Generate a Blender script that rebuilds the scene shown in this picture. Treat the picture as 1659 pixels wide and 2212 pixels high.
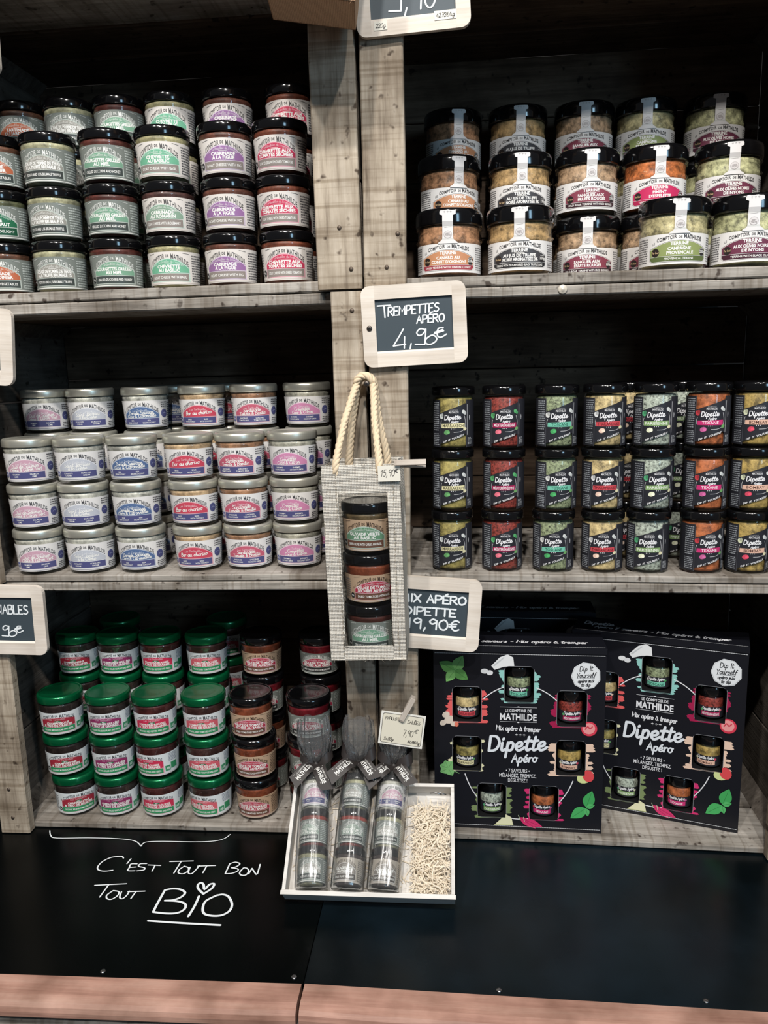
import bpy, bmesh, math, random
from mathutils import Vector, Matrix
random.seed(7)
SC = bpy.context.scene
COL = SC.collection
PI = math.pi
for o in list(bpy.data.objects): bpy.data.objects.remove(o)

# ---------------------------------------------------------------- camera
def cam_axes(yaw, pitch, roll):
    r = Vector((math.cos(yaw), math.sin(yaw), 0)); f = Vector((-math.sin(yaw), math.cos(yaw), 0)); u = Vector((0, 0, 1))
    f, u = math.cos(pitch)*f + math.sin(pitch)*u, math.cos(pitch)*u - math.sin(pitch)*f
    r, u = math.cos(roll)*r + math.sin(roll)*u, math.cos(roll)*u - math.sin(roll)*r
    return r, u, f
cd = bpy.data.cameras.new('camera'); cam = bpy.data.objects.new('camera', cd); COL.objects.link(cam)
r_, u_, f_ = cam_axes(0.0914, -0.18147, -0.02946)
cam.matrix_world = Matrix(((r_.x, u_.x, -f_.x, 0.10783), (r_.y, u_.y, -f_.y, -1.01059), (r_.z, u_.z, -f_.z, 0.64748), (0, 0, 0, 1)))
cd.sensor_fit = 'VERTICAL'; cd.sensor_height = 24; cd.lens = 1720/2212*24; cd.clip_start = 0.02
SC.camera = cam

# ---------------------------------------------------------------- world, lights, exposure
w = bpy.data.worlds.new('shop'); SC.world = w; w.use_nodes = True
bg = w.node_tree.nodes['Background']; bg.inputs[0].default_value = (0.92, 0.94, 1.0, 1); bg.inputs[1].default_value = 0.075
def lamp(name, loc, target, power, size, col=(1, .955, .9)):
    l = bpy.data.lights.new(name, 'AREA'); l.shape = 'DISK'; l.size = size; l.energy = power; l.color = col
    o = bpy.data.objects.new(name, l); COL.objects.link(o); o.location = loc
    o.rotation_euler = (Vector(target) - Vector(loc)).to_track_quat('-Z', 'Y').to_euler()
    return o
lamp('ceiling_spot', (-0.62, -1.80, 2.50), (-.15, 0, .55), 25, .09)
lamp('ceiling_spot', (-0.02, -1.70, 2.72), (0, 0, .55), 42, .09)
lamp('ceiling_spot', (0.34, -2.35, 2.45), (.15, 0, .55), 32, .09)
lamp('ceiling_spot', (0.95, -1.70, 2.68), (.25, 0, .5), 23, .09)
pl = bpy.data.lights.new('shop_window', 'AREA'); pl.shape = 'RECTANGLE'; pl.size = .5; pl.size_y = 1.3; pl.energy = 20; pl.color = (.45, .75, 1)
po = bpy.data.objects.new('shop_window', pl); COL.objects.link(po); po.location = (2.0, -3.2, 1.25)
po.rotation_euler = (Vector((0, 0, .6)) - Vector(po.location)).to_track_quat('-Z', 'Y').to_euler()
SC.view_settings.view_transform = 'Standard'; SC.view_settings.look = 'None'
SC.view_settings.gamma = 1; SC.view_settings.use_curve_mapping = False; SC.view_settings.exposure = 0.0
try:
    SC.cycles.max_bounces = 8; SC.cycles.transparent_max_bounces = 24; SC.cycles.caustics_reflective = False; SC.cycles.caustics_refractive = False
    SC.cycles.sample_clamp_indirect = 4.0
except Exception: pass

# ---------------------------------------------------------------- materials
def lin(c):
    return tuple((x/255/12.92 if x/255 <= .04045 else ((x/255+.055)/1.055)**2.4) for x in c)
MATS = {}
def nmat(name):
    m = bpy.data.materials.new(name); m.use_nodes = True
    nt = m.node_tree; return m, nt, nt.nodes['Principled BSDF']
def mat(name, c, rough=.5, metal=0, coat=0, spec=.5):
    if name in MATS: return MATS[name]
    m, nt, b = nmat(name)
    b.inputs['Base Color'].default_value = lin(c)+(1,); b.inputs['Roughness'].default_value = rough
    b.inputs['Metallic'].default_value = metal; b.inputs['Coat Weight'].default_value = coat; b.inputs['Coat Roughness'].default_value = .08
    b.inputs['Specular IOR Level'].default_value = spec
    MATS[name] = m; return m
def node(nt, t, **kw):
    n = nt.nodes.new(t)
    for k, v in kw.items(): setattr(n, k, v)
    return n
def ramp(nt, stops):
    n = node(nt, 'ShaderNodeValToRGB'); e = n.color_ramp.elements
    while len(e) < len(stops): e.new(.5)
    for i, (p, c) in enumerate(stops): e[i].position = p; e[i].color = lin(c)+(1,)
    return n
def wood(name, stops, stretch=(2.5, 34, 34), scale=3.0, bump=.35, rough=.75, knots=True, fine=90, saw=0, mott=.75):
    m, nt, b = nmat(name); L = nt.links.new
    tc = node(nt, 'ShaderNodeTexCoord'); oi = node(nt, 'ShaderNodeObjectInfo')
    mu = node(nt, 'ShaderNodeVectorMath', operation='MULTIPLY_ADD'); L(oi.outputs['Random'], mu.inputs[0]); mu.inputs[1].default_value = (37, 21, 53); L(tc.outputs['Object'], mu.inputs[2])
    mp = node(nt, 'ShaderNodeMapping'); mp.inputs['Scale'].default_value = stretch; L(mu.outputs[0], mp.inputs['Vector'])
    n1 = node(nt, 'ShaderNodeTexNoise'); n1.inputs['Scale'].default_value = scale; n1.inputs['Detail'].default_value = 8; n1.inputs['Roughness'].default_value = .65; L(mp.outputs[0], n1.inputs['Vector'])
    rp = ramp(nt, stops); L(n1.outputs[0], rp.inputs[0])
    out = rp.outputs[0]
    n2 = node(nt, 'ShaderNodeTexNoise'); n2.inputs['Scale'].default_value = 14; n2.inputs['Detail'].default_value = 5; L(mu.outputs[0], n2.inputs['Vector'])
    r2 = ramp(nt, [(.32, (150, 140, 130)), (.62, (255, 255, 255))]); L(n2.outputs[0], r2.inputs[0])
    mx = node(nt, 'ShaderNodeMix', data_type='RGBA', blend_type='MULTIPLY'); mx.inputs[0].default_value = mott; L(out, mx.inputs[6]); L(r2.outputs[0], mx.inputs[7]); out = mx.outputs[2]
    if knots:
        v = node(nt, 'ShaderNodeTexNoise'); v.inputs['Scale'].default_value = 75; v.inputs['Detail'].default_value = 2; L(mu.outputs[0], v.inputs['Vector'])
        r3 = ramp(nt, [(.27, (92, 74, 64)), (.36, (255, 255, 255))]); L(v.outputs[0], r3.inputs[0])
        m3 = node(nt, 'ShaderNodeMix', data_type='RGBA', blend_type='MULTIPLY'); m3.inputs[0].default_value = .85; L(out, m3.inputs[6]); L(r3.outputs[0], m3.inputs[7]); out = m3.outputs[2]
    if saw:
        mps = node(nt, 'ShaderNodeMapping'); mps.inputs['Scale'].default_value = (170, 5, 5); L(mu.outputs[0], mps.inputs['Vector'])
        ns = node(nt, 'ShaderNodeTexNoise'); ns.inputs['Scale'].default_value = 1; ns.inputs['Detail'].default_value = 3; L(mps.outputs[0], ns.inputs['Vector'])
        rs = ramp(nt, [(.36, (196, 188, 178)), (.5, (255, 255, 255))]); L(ns.outputs[0], rs.inputs[0])
        ms = node(nt, 'ShaderNodeMix', data_type='RGBA', blend_type='MULTIPLY'); ms.inputs[0].default_value = saw; L(out, ms.inputs[6]); L(rs.outputs[0], ms.inputs[7]); out = ms.outputs[2]
    L(out, b.inputs['Base Color']); b.inputs['Roughness'].default_value = rough; b.inputs['Specular IOR Level'].default_value = .25
    mp2 = node(nt, 'ShaderNodeMapping'); mp2.inputs['Scale'].default_value = (4, fine, fine); L(mu.outputs[0], mp2.inputs['Vector'])
    n4 = node(nt, 'ShaderNodeTexNoise'); n4.inputs['Scale'].default_value = 4; n4.inputs['Detail'].default_value = 6; L(mp2.outputs[0], n4.inputs['Vector'])
    bp = node(nt, 'ShaderNodeBump'); bp.inputs['Strength'].default_value = bump; bp.inputs['Distance'].default_value = .002; L(n4.outputs[0], bp.inputs['Height']); L(bp.outputs[0], b.inputs['Normal'])
    MATS[name] = m; return m
W_POST = wood('weathered_post_wood', [(.25, (118, 104, 90)), (.48, (186, 173, 155)), (.75, (214, 203, 187))], saw=.7)
W_SHELF = wood('grey_shelf_wood', [(.25, (112, 107, 101)), (.5, (166, 160, 152)), (.75, (198, 193, 186))], saw=.55)
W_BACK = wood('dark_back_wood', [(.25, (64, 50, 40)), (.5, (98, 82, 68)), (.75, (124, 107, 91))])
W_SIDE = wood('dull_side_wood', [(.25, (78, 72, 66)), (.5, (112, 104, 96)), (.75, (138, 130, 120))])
W_PALE = wood('pale_pine_frame', [(.3, (216, 204, 190)), (.5, (232, 222, 210)), (.7, (240, 232, 222))], mott=.3, stretch=(1.2, 26, 26), scale=4, bump=.1, rough=.55, knots=False)
W_RED = wood('pink_stained_beam', [(.25, (146, 104, 92)), (.5, (186, 144, 128)), (.75, (202, 166, 150))], stretch=(1.5, 22, 22), bump=.15, rough=.5, knots=False)
W_PIN = wood('pale_clothespin_wood', [(.3, (182, 170, 158)), (.5, (205, 195, 184)), (.7, (214, 205, 196))], bump=.1, rough=.6, knots=False)
W_TRAY = wood('white_tray_wood', [(.3, (208, 204, 198)), (.5, (226, 223, 218)), (.7, (236, 234, 230))], mott=.3, bump=.12, rough=.5, knots=False)

def print_mat():
    m, nt, b = nmat('printed_paper')
    a = node(nt, 'ShaderNodeAttribute'); a.attribute_name = 'Col'; nt.links.new(a.outputs['Color'], b.inputs['Base Color'])
    b.inputs['Roughness'].default_value = .42; b.inputs['Specular IOR Level'].default_value = .35
    return m
PRINT = print_mat()
def glass_mat(name, tint=(1, 1, 1), ior=1.45, rough=.03, bump=0, bscale=60, boost=1.0, stretch=None, haze=0):
    m = bpy.data.materials.new(name); m.use_nodes = True; nt = m.node_tree; nt.nodes.clear(); L = nt.links.new
    o = node(nt, 'ShaderNodeOutputMaterial'); mx = node(nt, 'ShaderNodeMixShader'); t = node(nt, 'ShaderNodeBsdfTransparent'); t.inputs[0].default_value = tint+(1,)
    g = node(nt, 'ShaderNodeBsdfGlossy'); g.inputs['Roughness'].default_value = rough; f = node(nt, 'ShaderNodeFresnel'); f.inputs[0].default_value = ior
    ge = node(nt, 'ShaderNodeNewGeometry'); mr = node(nt, 'ShaderNodeMapRange'); mr.inputs[3].default_value = ior; mr.inputs[4].default_value = 1/ior; L(ge.outputs['Backfacing'], mr.inputs[0]); L(mr.outputs[0], f.inputs[0])
    ml = node(nt, 'ShaderNodeMath', operation='MULTIPLY'); ml.use_clamp = True; ml.inputs[1].default_value = boost; L(f.outputs[0], ml.inputs[0])
    L(ml.outputs[0], mx.inputs[0]); L(t.outputs[0], mx.inputs[1]); L(g.outputs[0], mx.inputs[2]); L(mx.outputs[0], o.inputs[0])
    if haze:
        df = node(nt, 'ShaderNodeBsdfDiffuse'); df.inputs[0].default_value = (.8, .83, .85, 1); m2 = node(nt, 'ShaderNodeMixShader'); m2.inputs[0].default_value = haze
        L(t.outputs[0], m2.inputs[1]); L(df.outputs[0], m2.inputs[2]); L(m2.outputs[0], mx.inputs[1])
    if bump:
        tc = node(nt, 'ShaderNodeTexCoord'); n = node(nt, 'ShaderNodeTexNoise'); n.inputs['Scale'].default_value = bscale; n.inputs['Detail'].default_value = 3; L(tc.outputs['Object'], n.inputs['Vector'])
        if stretch:
            mp = node(nt, 'ShaderNodeMapping'); mp.inputs['Scale'].default_value = stretch; L(tc.outputs['Object'], mp.inputs['Vector']); L(mp.outputs[0], n.inputs['Vector'])
        bp = node(nt, 'ShaderNodeBump'); bp.inputs['Strength'].default_value = bump; bp.inputs['Distance'].default_value = .004; L(n.outputs[0], bp.inputs['Height']); L(bp.outputs[0], g.inputs['Normal']); L(bp.outputs[0], f.inputs['Normal'])
    return m
GLASS = glass_mat('jar_glass', (.95, .96, .95))
GLASS_EMB = glass_mat('embossed_jar_glass', (.95, .96, .95), bump=.5, bscale=220)
FILM = glass_mat('clear_film', (.97, .98, .98), 1.5, .08, .8, 55, 1.5)
CELLO_TOP = glass_mat('crinkled_cellophane_top', (.94, .96, .97), 1.5, .10, 1.0, 90, 4.0, (1, 1, .3), .07)
CELLO = glass_mat('crinkled_cellophane', (.96, .97, .97), 1.5, .20, 1.0, 60, 3.2, (1, 1, .15), .05)
def filling(c, kind='paste'):
    key = 'filling_%d_%d_%d_%s' % (c+(kind,))
    if key in MATS: return MATS[key]
    m, nt, b = nmat(key); L = nt.links.new
    tc = node(nt, 'ShaderNodeTexCoord'); oi = node(nt, 'ShaderNodeObjectInfo')
    mu = node(nt, 'ShaderNodeVectorMath', operation='MULTIPLY_ADD'); L(oi.outputs['Random'], mu.inputs[0]); mu.inputs[1].default_value = (17, 11, 23); L(tc.outputs['Object'], mu.inputs[2])
    n = node(nt, 'ShaderNodeTexNoise'); n.inputs['Detail'].default_value = 6
    n.inputs['Scale'].default_value = {'paste': 70, 'flakes': 300, 'meat': 120}[kind]; n.inputs['Roughness'].default_value = .7; L(mu.outputs[0], n.inputs['Vector'])
    k = {'paste': .75, 'flakes': .35, 'meat': .6}[kind]
    dark = tuple(int(x*k) for x in c); light = tuple(min(255, int(x*1.2+8)) for x in c)
    rp = ramp(nt, [(.36, dark), (.5, c), (.66, light)]); L(n.outputs[0], rp.inputs[0]); L(rp.outputs[0], b.inputs['Base Color'])
    b.inputs['Roughness'].default_value = .5
    bp = node(nt, 'ShaderNodeBump'); bp.inputs['Strength'].default_value = .5; bp.inputs['Distance'].default_value = .001; L(n.outputs[0], bp.inputs['Height']); L(bp.outputs[0], b.inputs['Normal'])
    MATS[key] = m; return m
LID = {'black': mat('glossy_black_lid', (11, 11, 13), .14, 0, .6), 'silver': mat('champagne_metal_lid', (212, 210, 197), .36, .72),
       'green': mat('metallic_green_lid', (4, 108, 64), .28, .6, .3)}
SLATE = mat('slate_board', (62, 74, 82), .55)
CHALK = mat('white_chalk_pen', (236, 242, 246), .7)
PENCIL = mat('dark_pen_ink', (60, 58, 58), .7)
CARDW = mat('white_card', (232, 228, 216), .6)
STEEL = mat('dark_screw_steel', (86, 80, 76), .4, .8)
NAIL = mat('rusty_nail_steel', (104, 92, 82), .55, .6)
BRIGHT = mat('bright_steel', (190, 190, 192), .25, 1)
BLACKCARD = mat('black_carton', (20, 21, 28), .38)
BLACKIN = mat('black_carton_inside', (12, 12, 14), .6)
RIBBON = mat('charcoal_satin_ribbon', (48, 43, 42), .45)
STRAW = mat('pale_wood_wool', (240, 227, 206), .6)

def jute(name, base, dark):
    m, nt, b = nmat(name); L = nt.links.new
    tc = node(nt, 'ShaderNodeTexCoord'); ws = []
    for d in ('X', 'Y'):
        wv = node(nt, 'ShaderNodeTexWave', wave_type='BANDS', bands_direction=d); wv.inputs['Scale'].default_value = 175; wv.inputs['Distortion'].default_value = 1.2; wv.inputs['Detail'].default_value = 2; wv.inputs['Detail Scale'].default_value = 2
        L(tc.outputs['UV'], wv.inputs['Vector']); ws.append(wv)
    mu = node(nt, 'ShaderNodeMath', operation='ADD'); L(ws[0].outputs['Fac'], mu.inputs[0]); L(ws[1].outputs['Fac'], mu.inputs[1])
    dv = node(nt, 'ShaderNodeMath', operation='MULTIPLY'); dv.inputs[1].default_value = .5; L(mu.outputs[0], dv.inputs[0])
    n = node(nt, 'ShaderNodeTexNoise'); n.inputs['Scale'].default_value = 400; L(tc.outputs['UV'], n.inputs['Vector'])
    ad = node(nt, 'ShaderNodeMath', operation='MULTIPLY_ADD'); ad.inputs[1].default_value = .5; L(n.outputs[0], ad.inputs[0]); L(dv.outputs[0], ad.inputs[2])
    rp = ramp(nt, [(.35, dark), (.75, base)]); L(ad.outputs[0], rp.inputs[0]); L(rp.outputs[0], b.inputs['Base Color'])
    b.inputs['Roughness'].default_value = .9; b.inputs['Specular IOR Level'].default_value = .1
    bp = node(nt, 'ShaderNodeBump'); bp.inputs['Strength'].default_value = .8; bp.inputs['Distance'].default_value = .0012; L(dv.outputs[0], bp.inputs['Height']); L(bp.outputs[0], b.inputs['Normal'])
    return m
JUTE = jute('natural_jute_weave', (226, 221, 211), (160, 152, 140))
JUTE_BROWN = jute('brown_jute_weave', (214, 180, 150), (168, 134, 108))
ROPE = mat('cream_cotton_rope', (222, 202, 172), .85)

# ---------------------------------------------------------------- mesh helpers
class MB:
    def __init__(s): s.v = []; s.f = []; s.mi = []; s.sm = []
    def add(s, vs, fs, mi=0, smooth=False):
        o = len(s.v); s.v += [tuple(p) for p in vs]
        for f in fs: s.f.append(tuple(i+o for i in f)); s.mi.append(mi); s.sm.append(smooth)
        return s
    def box(s, a, b, mi=0):
        x0, y0, z0 = a; x1, y1, z1 = b
        return s.add([(x0,y0,z0),(x1,y0,z0),(x1,y1,z0),(x0,y1,z0),(x0,y0,z1),(x1,y0,z1),(x1,y1,z1),(x0,y1,z1)],
              [(3,2,1,0),(4,5,6,7),(0,1,5,4),(1,2,6,5),(2,3,7,6),(3,0,4,7)], mi)
    def lathe(s, prof, n=36, mi=0, smooth=True):
        vs = []; fs = []; m = len(prof)
        for r, z in prof:
            for k in range(n):
                a = 2*PI*k/n; vs.append((r*math.cos(a), r*math.sin(a), z))
        for i in range(m-1):
            for k in range(n):
                k2 = (k+1) % n; fs.append((i*n+k, i*n+k2, (i+1)*n+k2, (i+1)*n+k))
        if prof[0][0] > 1e-5: fs.append(tuple(reversed(range(n))))
        if prof[-1][0] > 1e-5: fs.append(tuple((m-1)*n+k for k in range(n)))
        return s.add(vs, fs, mi, smooth)
    def tube(s, pts, r, n=8, mi=0):
        pts = [Vector(p) for p in pts]; vs = []; fs = []; up = None
        for i, p in enumerate(pts):
            t = (pts[min(i+1, len(pts)-1)] - pts[max(i-1, 0)]).normalized()
            if up is None: up = t.orthogonal().normalized()
            up = (up - t*up.dot(t)).normalized(); b = t.cross(up)
            rr = r[i] if isinstance(r, (list, tuple)) else r
            for k in range(n):
                a = 2*PI*k/n; vs.append(p + (up*math.cos(a)+b*math.sin(a))*rr)
        for i in range(len(pts)-1):
            for k in range(n):
                k2 = (k+1) % n; fs.append((i*n+k, i*n+k2, (i+1)*n+k2, (i+1)*n+k))
        fs += [tuple(reversed(range(n))), tuple((len(pts)-1)*n+k for k in range(n))]
        return s.add(vs, fs, mi, True)
    def prism(s, poly, y0, y1, mi=0):                       # polygon in x,z swept along y
        n = len(poly); vs = [(x, y0, z) for x, z in poly]+[(x, y1, z) for x, z in poly]
        fs = [tuple(range(n)), tuple(reversed(range(n, 2*n)))]+[(i, i+n, (i+1) % n+n, (i+1) % n) for i in range(n)]
        return s.add(vs, fs, mi)
    def xf(s, M):
        s.v = [tuple(M @ Vector(p)) for p in s.v]; return s
    def mesh(s, name, mats):
        me = bpy.data.meshes.new(name); me.from_pydata(s.v, [], s.f)
        for m in (mats if isinstance(mats, (list, tuple)) else [mats]): me.materials.append(m)
        me.polygons.foreach_set('material_index', s.mi); me.polygons.foreach_set('use_smooth', s.sm)
        bm = bmesh.new(); bm.from_mesh(me); bmesh.ops.recalc_face_normals(bm, faces=bm.faces); bm.to_mesh(me); bm.free()
        return me
    def build(s, name, mats, parent=None, **kw):
        return link(name, s.mesh(name, mats), parent, **kw)
def link(name, me, parent=None, loc=None, rot=None, label=None):
    o = bpy.data.objects.new(name, me); COL.objects.link(o)
    if parent: o.parent = parent
    if loc: o.location = loc
    if rot: o.rotation_euler = rot
    if label: o['label'] = label
    return o
def thing(name, label, cat, loc=(0, 0, 0), rot=(0, 0, 0), group=None):
    o = bpy.data.objects.new(name, None); COL.objects.link(o); o.location = loc; o.rotation_euler = rot; o.empty_display_size = .02
    o['label'] = label; o['category'] = cat
    if group: o['group'] = group
    return o
MR = Matrix(((.99956, .02840, .00844), (-.02840, .99960, 0), (-.00844, -.00024, .99996)))   # the right hand crates stand slightly turned
EULR = MR.to_euler()
def place(unit, p, rz=0):
    if unit == 'R': return tuple(MR @ Vector(p)), (MR @ Matrix.Rotation(rz, 3, 'Z')).to_euler()
    return tuple(p), (0, 0, rz)

# ---------------------------------------------------------------- lettering
TCACHE = {}
def text2d(s, bold=0.0, shear=0.0):
    k = (s, bold, shear)
    if k in TCACHE: return TCACHE[k]
    cu = bpy.data.curves.new('t', 'FONT'); cu.body = s; cu.size = 1; cu.resolution_u = 2; cu.offset = bold; cu.shear = shear
    ob = bpy.data.objects.new('t', cu); me = bpy.data.meshes.new_from_object(ob)
    vs = [(v.co.x, v.co.y) for v in me.vertices]; fs = [tuple(p.vertices) for p in me.polygons]
    bpy.data.objects.remove(ob); bpy.data.curves.remove(cu); bpy.data.meshes.remove(me)
    x0 = min(v[0] for v in vs); x1 = max(v[0] for v in vs)
    vs = [(x-(x0+x1)/2, y) for x, y in vs]
    TCACHE[k] = (vs, fs, x1-x0); return TCACHE[k]
GLY = {}
def _g(ch, w, s): GLY[ch] = (w, s)
for ln in '''A|6.5|0,0 3,10 6,0;1,4 5,4
B|6|0,0 0,10;~0,10 4,10 5,8 3.6,5.8 0,5.4;~0,5.4 5,5 6,2.6 4,0 0,0
C|6.5|~6,8.5 4,10 1.5,9 0,5 1.5,1 4,0 6,1.5
D|6.5|0,0 0,10;~0,10 4,9.4 6,5 4,.6 0,0
E|5.5|5,10 0,10 0,0 5,0;0,5 4,5
F|5.5|5,10 0,10 0,0;0,5 4,5
G|6.5|~6,8.5 4,10 1.5,9 0,5 1.5,1 4,0 6,2 6,4.6;6,4.6 3.6,4.6
H|6.5|0,0 0,10;6,0 6,10;0,5 6,5
I|2|1,0 1,10
J|5|~4,10 4,2 2.4,0 0,1.4
K|6|0,0 0,10;5.5,10 0,4;1.5,5.6 5.8,0
L|5.5|0,10 0,0 5,0
M|8|0,0 .6,10 3.6,3 6.8,10 7.4,0
N|6.8|0,0 0,10 6,0 6,10
O|7|~3.2,10 .6,8 0,4.6 1.4,.6 3.6,0 6,2 6.6,6 5.4,9 3.2,10
P|6|0,0 0,10;~0,10 4.5,9.8 5.6,7.4 4,5 0,4.6
R|6.3|0,0 0,10;~0,10 4.5,9.8 5.4,7.6 4,5.4 0,5;2,5 6,0
S|6|~5.4,9 3,10 .8,8.4 1.4,6 4.6,4.4 5.4,2 3,0 0,1
T|6.5|0,10 6.4,10;3.2,10 3.2,0
U|6.5|~0,10 0,2.4 2.8,0 5.6,2.4 6,10
V|6.5|0,10 3,0 6,10
X|6.5|0,0 6,10;0,10 6,0
Y|6|0,10 3,5 6,10;3,5 2.4,0
0|6|~3,10 .6,8 0,5 .8,1.4 3,0 5,1.6 5.6,5 4.8,8.6 3,10
1|4.5|0,7 3,10 3,0
2|6|~.4,8 2.4,10 5,8.6 4.4,5.4 0,0;0,0 5.6,.4
3|5.5|~.4,9 3,10 4.8,8 2,5.4 5,3.4 3.6,0 0,1
4|6.4|3.6,10 0,2.6 6,3;4.4,6 4,-1
5|5.6|5,10 1,10 .6,5.6;~.6,5.6 4,6 5,2.8 3,0 0,.8
7|5.6|0,10 5.6,10 2,0;1.2,5 4.8,5
8|5.6|~2.8,5.4 .8,7.4 2.8,10 5,7.6 2.8,5.4 .2,2.4 2.8,0 5.4,2.4 2.8,5.4
9|5.6|~5,8.4 2.6,10 .4,7.6 2,5.2 4.8,7 5,8.8;5,8.8 4.8,0
.|2|.6,0 .9,.4
,|2.6|1.2,1 .2,-2
'|2|1,10 .6,7.4
€|6.2|~6,8.8 3.8,10 1.4,7.6 1.2,3 3.4,0 6,1.4;-.4,6 4.4,6.6;-.4,3.6 4,4.2
/|4|0,-1 4,10
-|4.6|.6,4 3.6,4.2
!|2|1,10 1,3;1,.4 1.1,0
&|6.5|~6,0 1.2,7.6 2.6,10 4,8 .6,3 2,0 4,.8 5.6,4
*|3|0,4.6 3,5.4;1,3.4 2,6.6;.4,6.2 2.6,3.8
•|2.4|.8,4.6 1.4,5.2
a|6|~5,5 3,5.6 1,4.5 .5,2 2,0 4,1 5,5;~5,5.4 5,1 5.8,0 6.6,1
b|5.4|~0,1 2.4,9 1,10 .5,7 .5,1 2,0 4,1 4,4 2,5.2 .6,4
c|5|~4.5,4.6 3,5.6 1,4.5 .5,2 2,0 4,.6 5.4,1.8
d|6.2|~5,5 3,5.6 1,4.5 .5,2 2,0 4,1 5,4;5.4,10 5,1.2;~5,1.2 5.6,0 6.6,1
e|5.4|~.5,2.4 3.5,3 4.2,4.6 3,5.7 1,4.6 .6,2 2,0 4,.4 5.8,2
f|4.4|~.6,-4 1,-3 2,4 3,9 4.5,10 5,9;0,5 4.6,5.4
g|6|~5,5 3,5.6 1,4.5 .5,2 2,.4 4,1.4 5,5;~5,5.4 4.6,-2 3,-4 1,-3 2,-1 6.6,1
h|6.2|.5,0 1,10;~.7,3 2.5,5.5 4,4.8 4,1 5,0 6.4,1
i|3.2|~1,5.4 1,1 2,0 3.4,1;1.3,7.6 1.6,8.2
j|3.2|~1.5,5.4 1,-2 -.5,-4;1.7,7.6 1.9,8.2
k|5.8|.5,0 1,10;~4,5.4 .8,2.8 3,2 4.5,0 6,1
l|3.2|~.3,2 2.5,9 1.6,10 .8,7 .8,1 2,0 3.4,1
m|8.2|.5,0 .7,5.4;~.7,3 2.2,5.6 3.2,4.6 3.2,0;~3.2,3 4.8,5.6 6,4.6 6,1 7,0 8.4,1
n|6|.5,0 .7,5.4;~.7,3 2.4,5.6 3.8,4.6 3.8,1 4.8,0 6.2,1
o|5.6|~3,5.6 1,4.6 .6,2 2.4,0 4.4,1 4.6,4 3,5.6;~3.4,5.4 5,4.8 5.8,5
p|5.4|.5,-4.5 1,5.4;~.9,3.6 2.6,5.6 4.4,4.4 4,1 2.4,0 .8,1
q|5.6|~4.6,5 3,5.6 1,4.5 .5,2 2,.2 4,1.4 4.8,5;4.8,5.4 4.6,-4.5
r|4|.6,0 .8,5.4;~.8,3 2,5.2 3.8,5.2
s|4.8|~4.2,4.6 2.6,5.6 1.2,4.6 2.6,3 3.8,1.6 2.4,0 .4,.8
t|3.8|~2.2,9 1.4,1.4 2.4,0 4,1;0,6 4,6.5
u|5.8|~.6,5.4 .6,1.4 1.8,0 3.6,1.4 4.2,5.4;~4.2,5.4 4.2,1 5.2,0 6.2,1
v|4.8|~.4,5.4 2,0 4.4,5.4
w|7|~.4,5.4 1.6,0 3.4,4.6 4.8,0 6.6,5.4
x|5|.4,5.4 4.4,0;4.4,5.4 .2,0
y|5.6|~.6,5.4 .8,2 2,1 4,2.4 4.6,5.4;~4.6,5.4 4,-2 2,-4 .6,-3
z|5|.5,5.4 4.2,5.4 .5,0 4.6,0'''.split('\n'):
    c_, w_, s_ = ln.split('|'); _g(c_, float(w_), s_)
ACC = {'É': 'E/', 'È': 'E\\', 'é': 'e/', 'è': 'e\\', 'à': 'a\\', 'À': 'A\\', 'ç': 'c', 'ê': 'e/', 'û': 'u'}
def smooth_line(p, n=4):
    if len(p) < 3: return p
    out = []
    for i in range(len(p)-1):
        a = p[max(i-1, 0)]; b = p[i]; c = p[i+1]; d = p[min(i+2, len(p)-1)]
        for k in range(n):
            t = k/n
            out.append(tuple(.5*(2*b[j]+(c[j]-a[j])*t+(2*a[j]-5*b[j]+4*c[j]-d[j])*t*t+(3*b[j]-a[j]-3*c[j]+d[j])*t**3) for j in (0, 1)))
    return out+[p[-1]]
def parse(s, sm=False, n=3):
    L = []
    for q in s.split(';'):
        q = q.strip(); f = q.startswith('~') or sm; q = q.lstrip('~')
        p = [tuple(float(z) for z in t.split(',')) for t in q.split()]
        L.append(smooth_line(p, n) if f else p)
    return L
def hand(s, h, slant=0.0, gap=1.0, n=3):
    """hand lettering: polylines with x from 0, cap height h"""
    L = []; x = 0
    for ch in s:
        if ch == ' ': x += 4.5; continue
        acc = None
        if ch in ACC: a = ACC[ch]; ch = a[0]; acc = a[1] if len(a) > 1 else None
        w_, st = GLY[ch]
        ps = parse(st, n=n)
        if acc:
            t = 11.2 if ch.isupper() else 7
            ps.append([(2, t), (3.8, t+1.6)] if acc == '/' else [(1.4, t+1.6), (3.2, t)])
        for p in ps: L.append([((a+x+b*slant)*h/10, b*h/10) for a, b in p])
        x += w_+gap
    return L, (x-gap)*h/10
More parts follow.
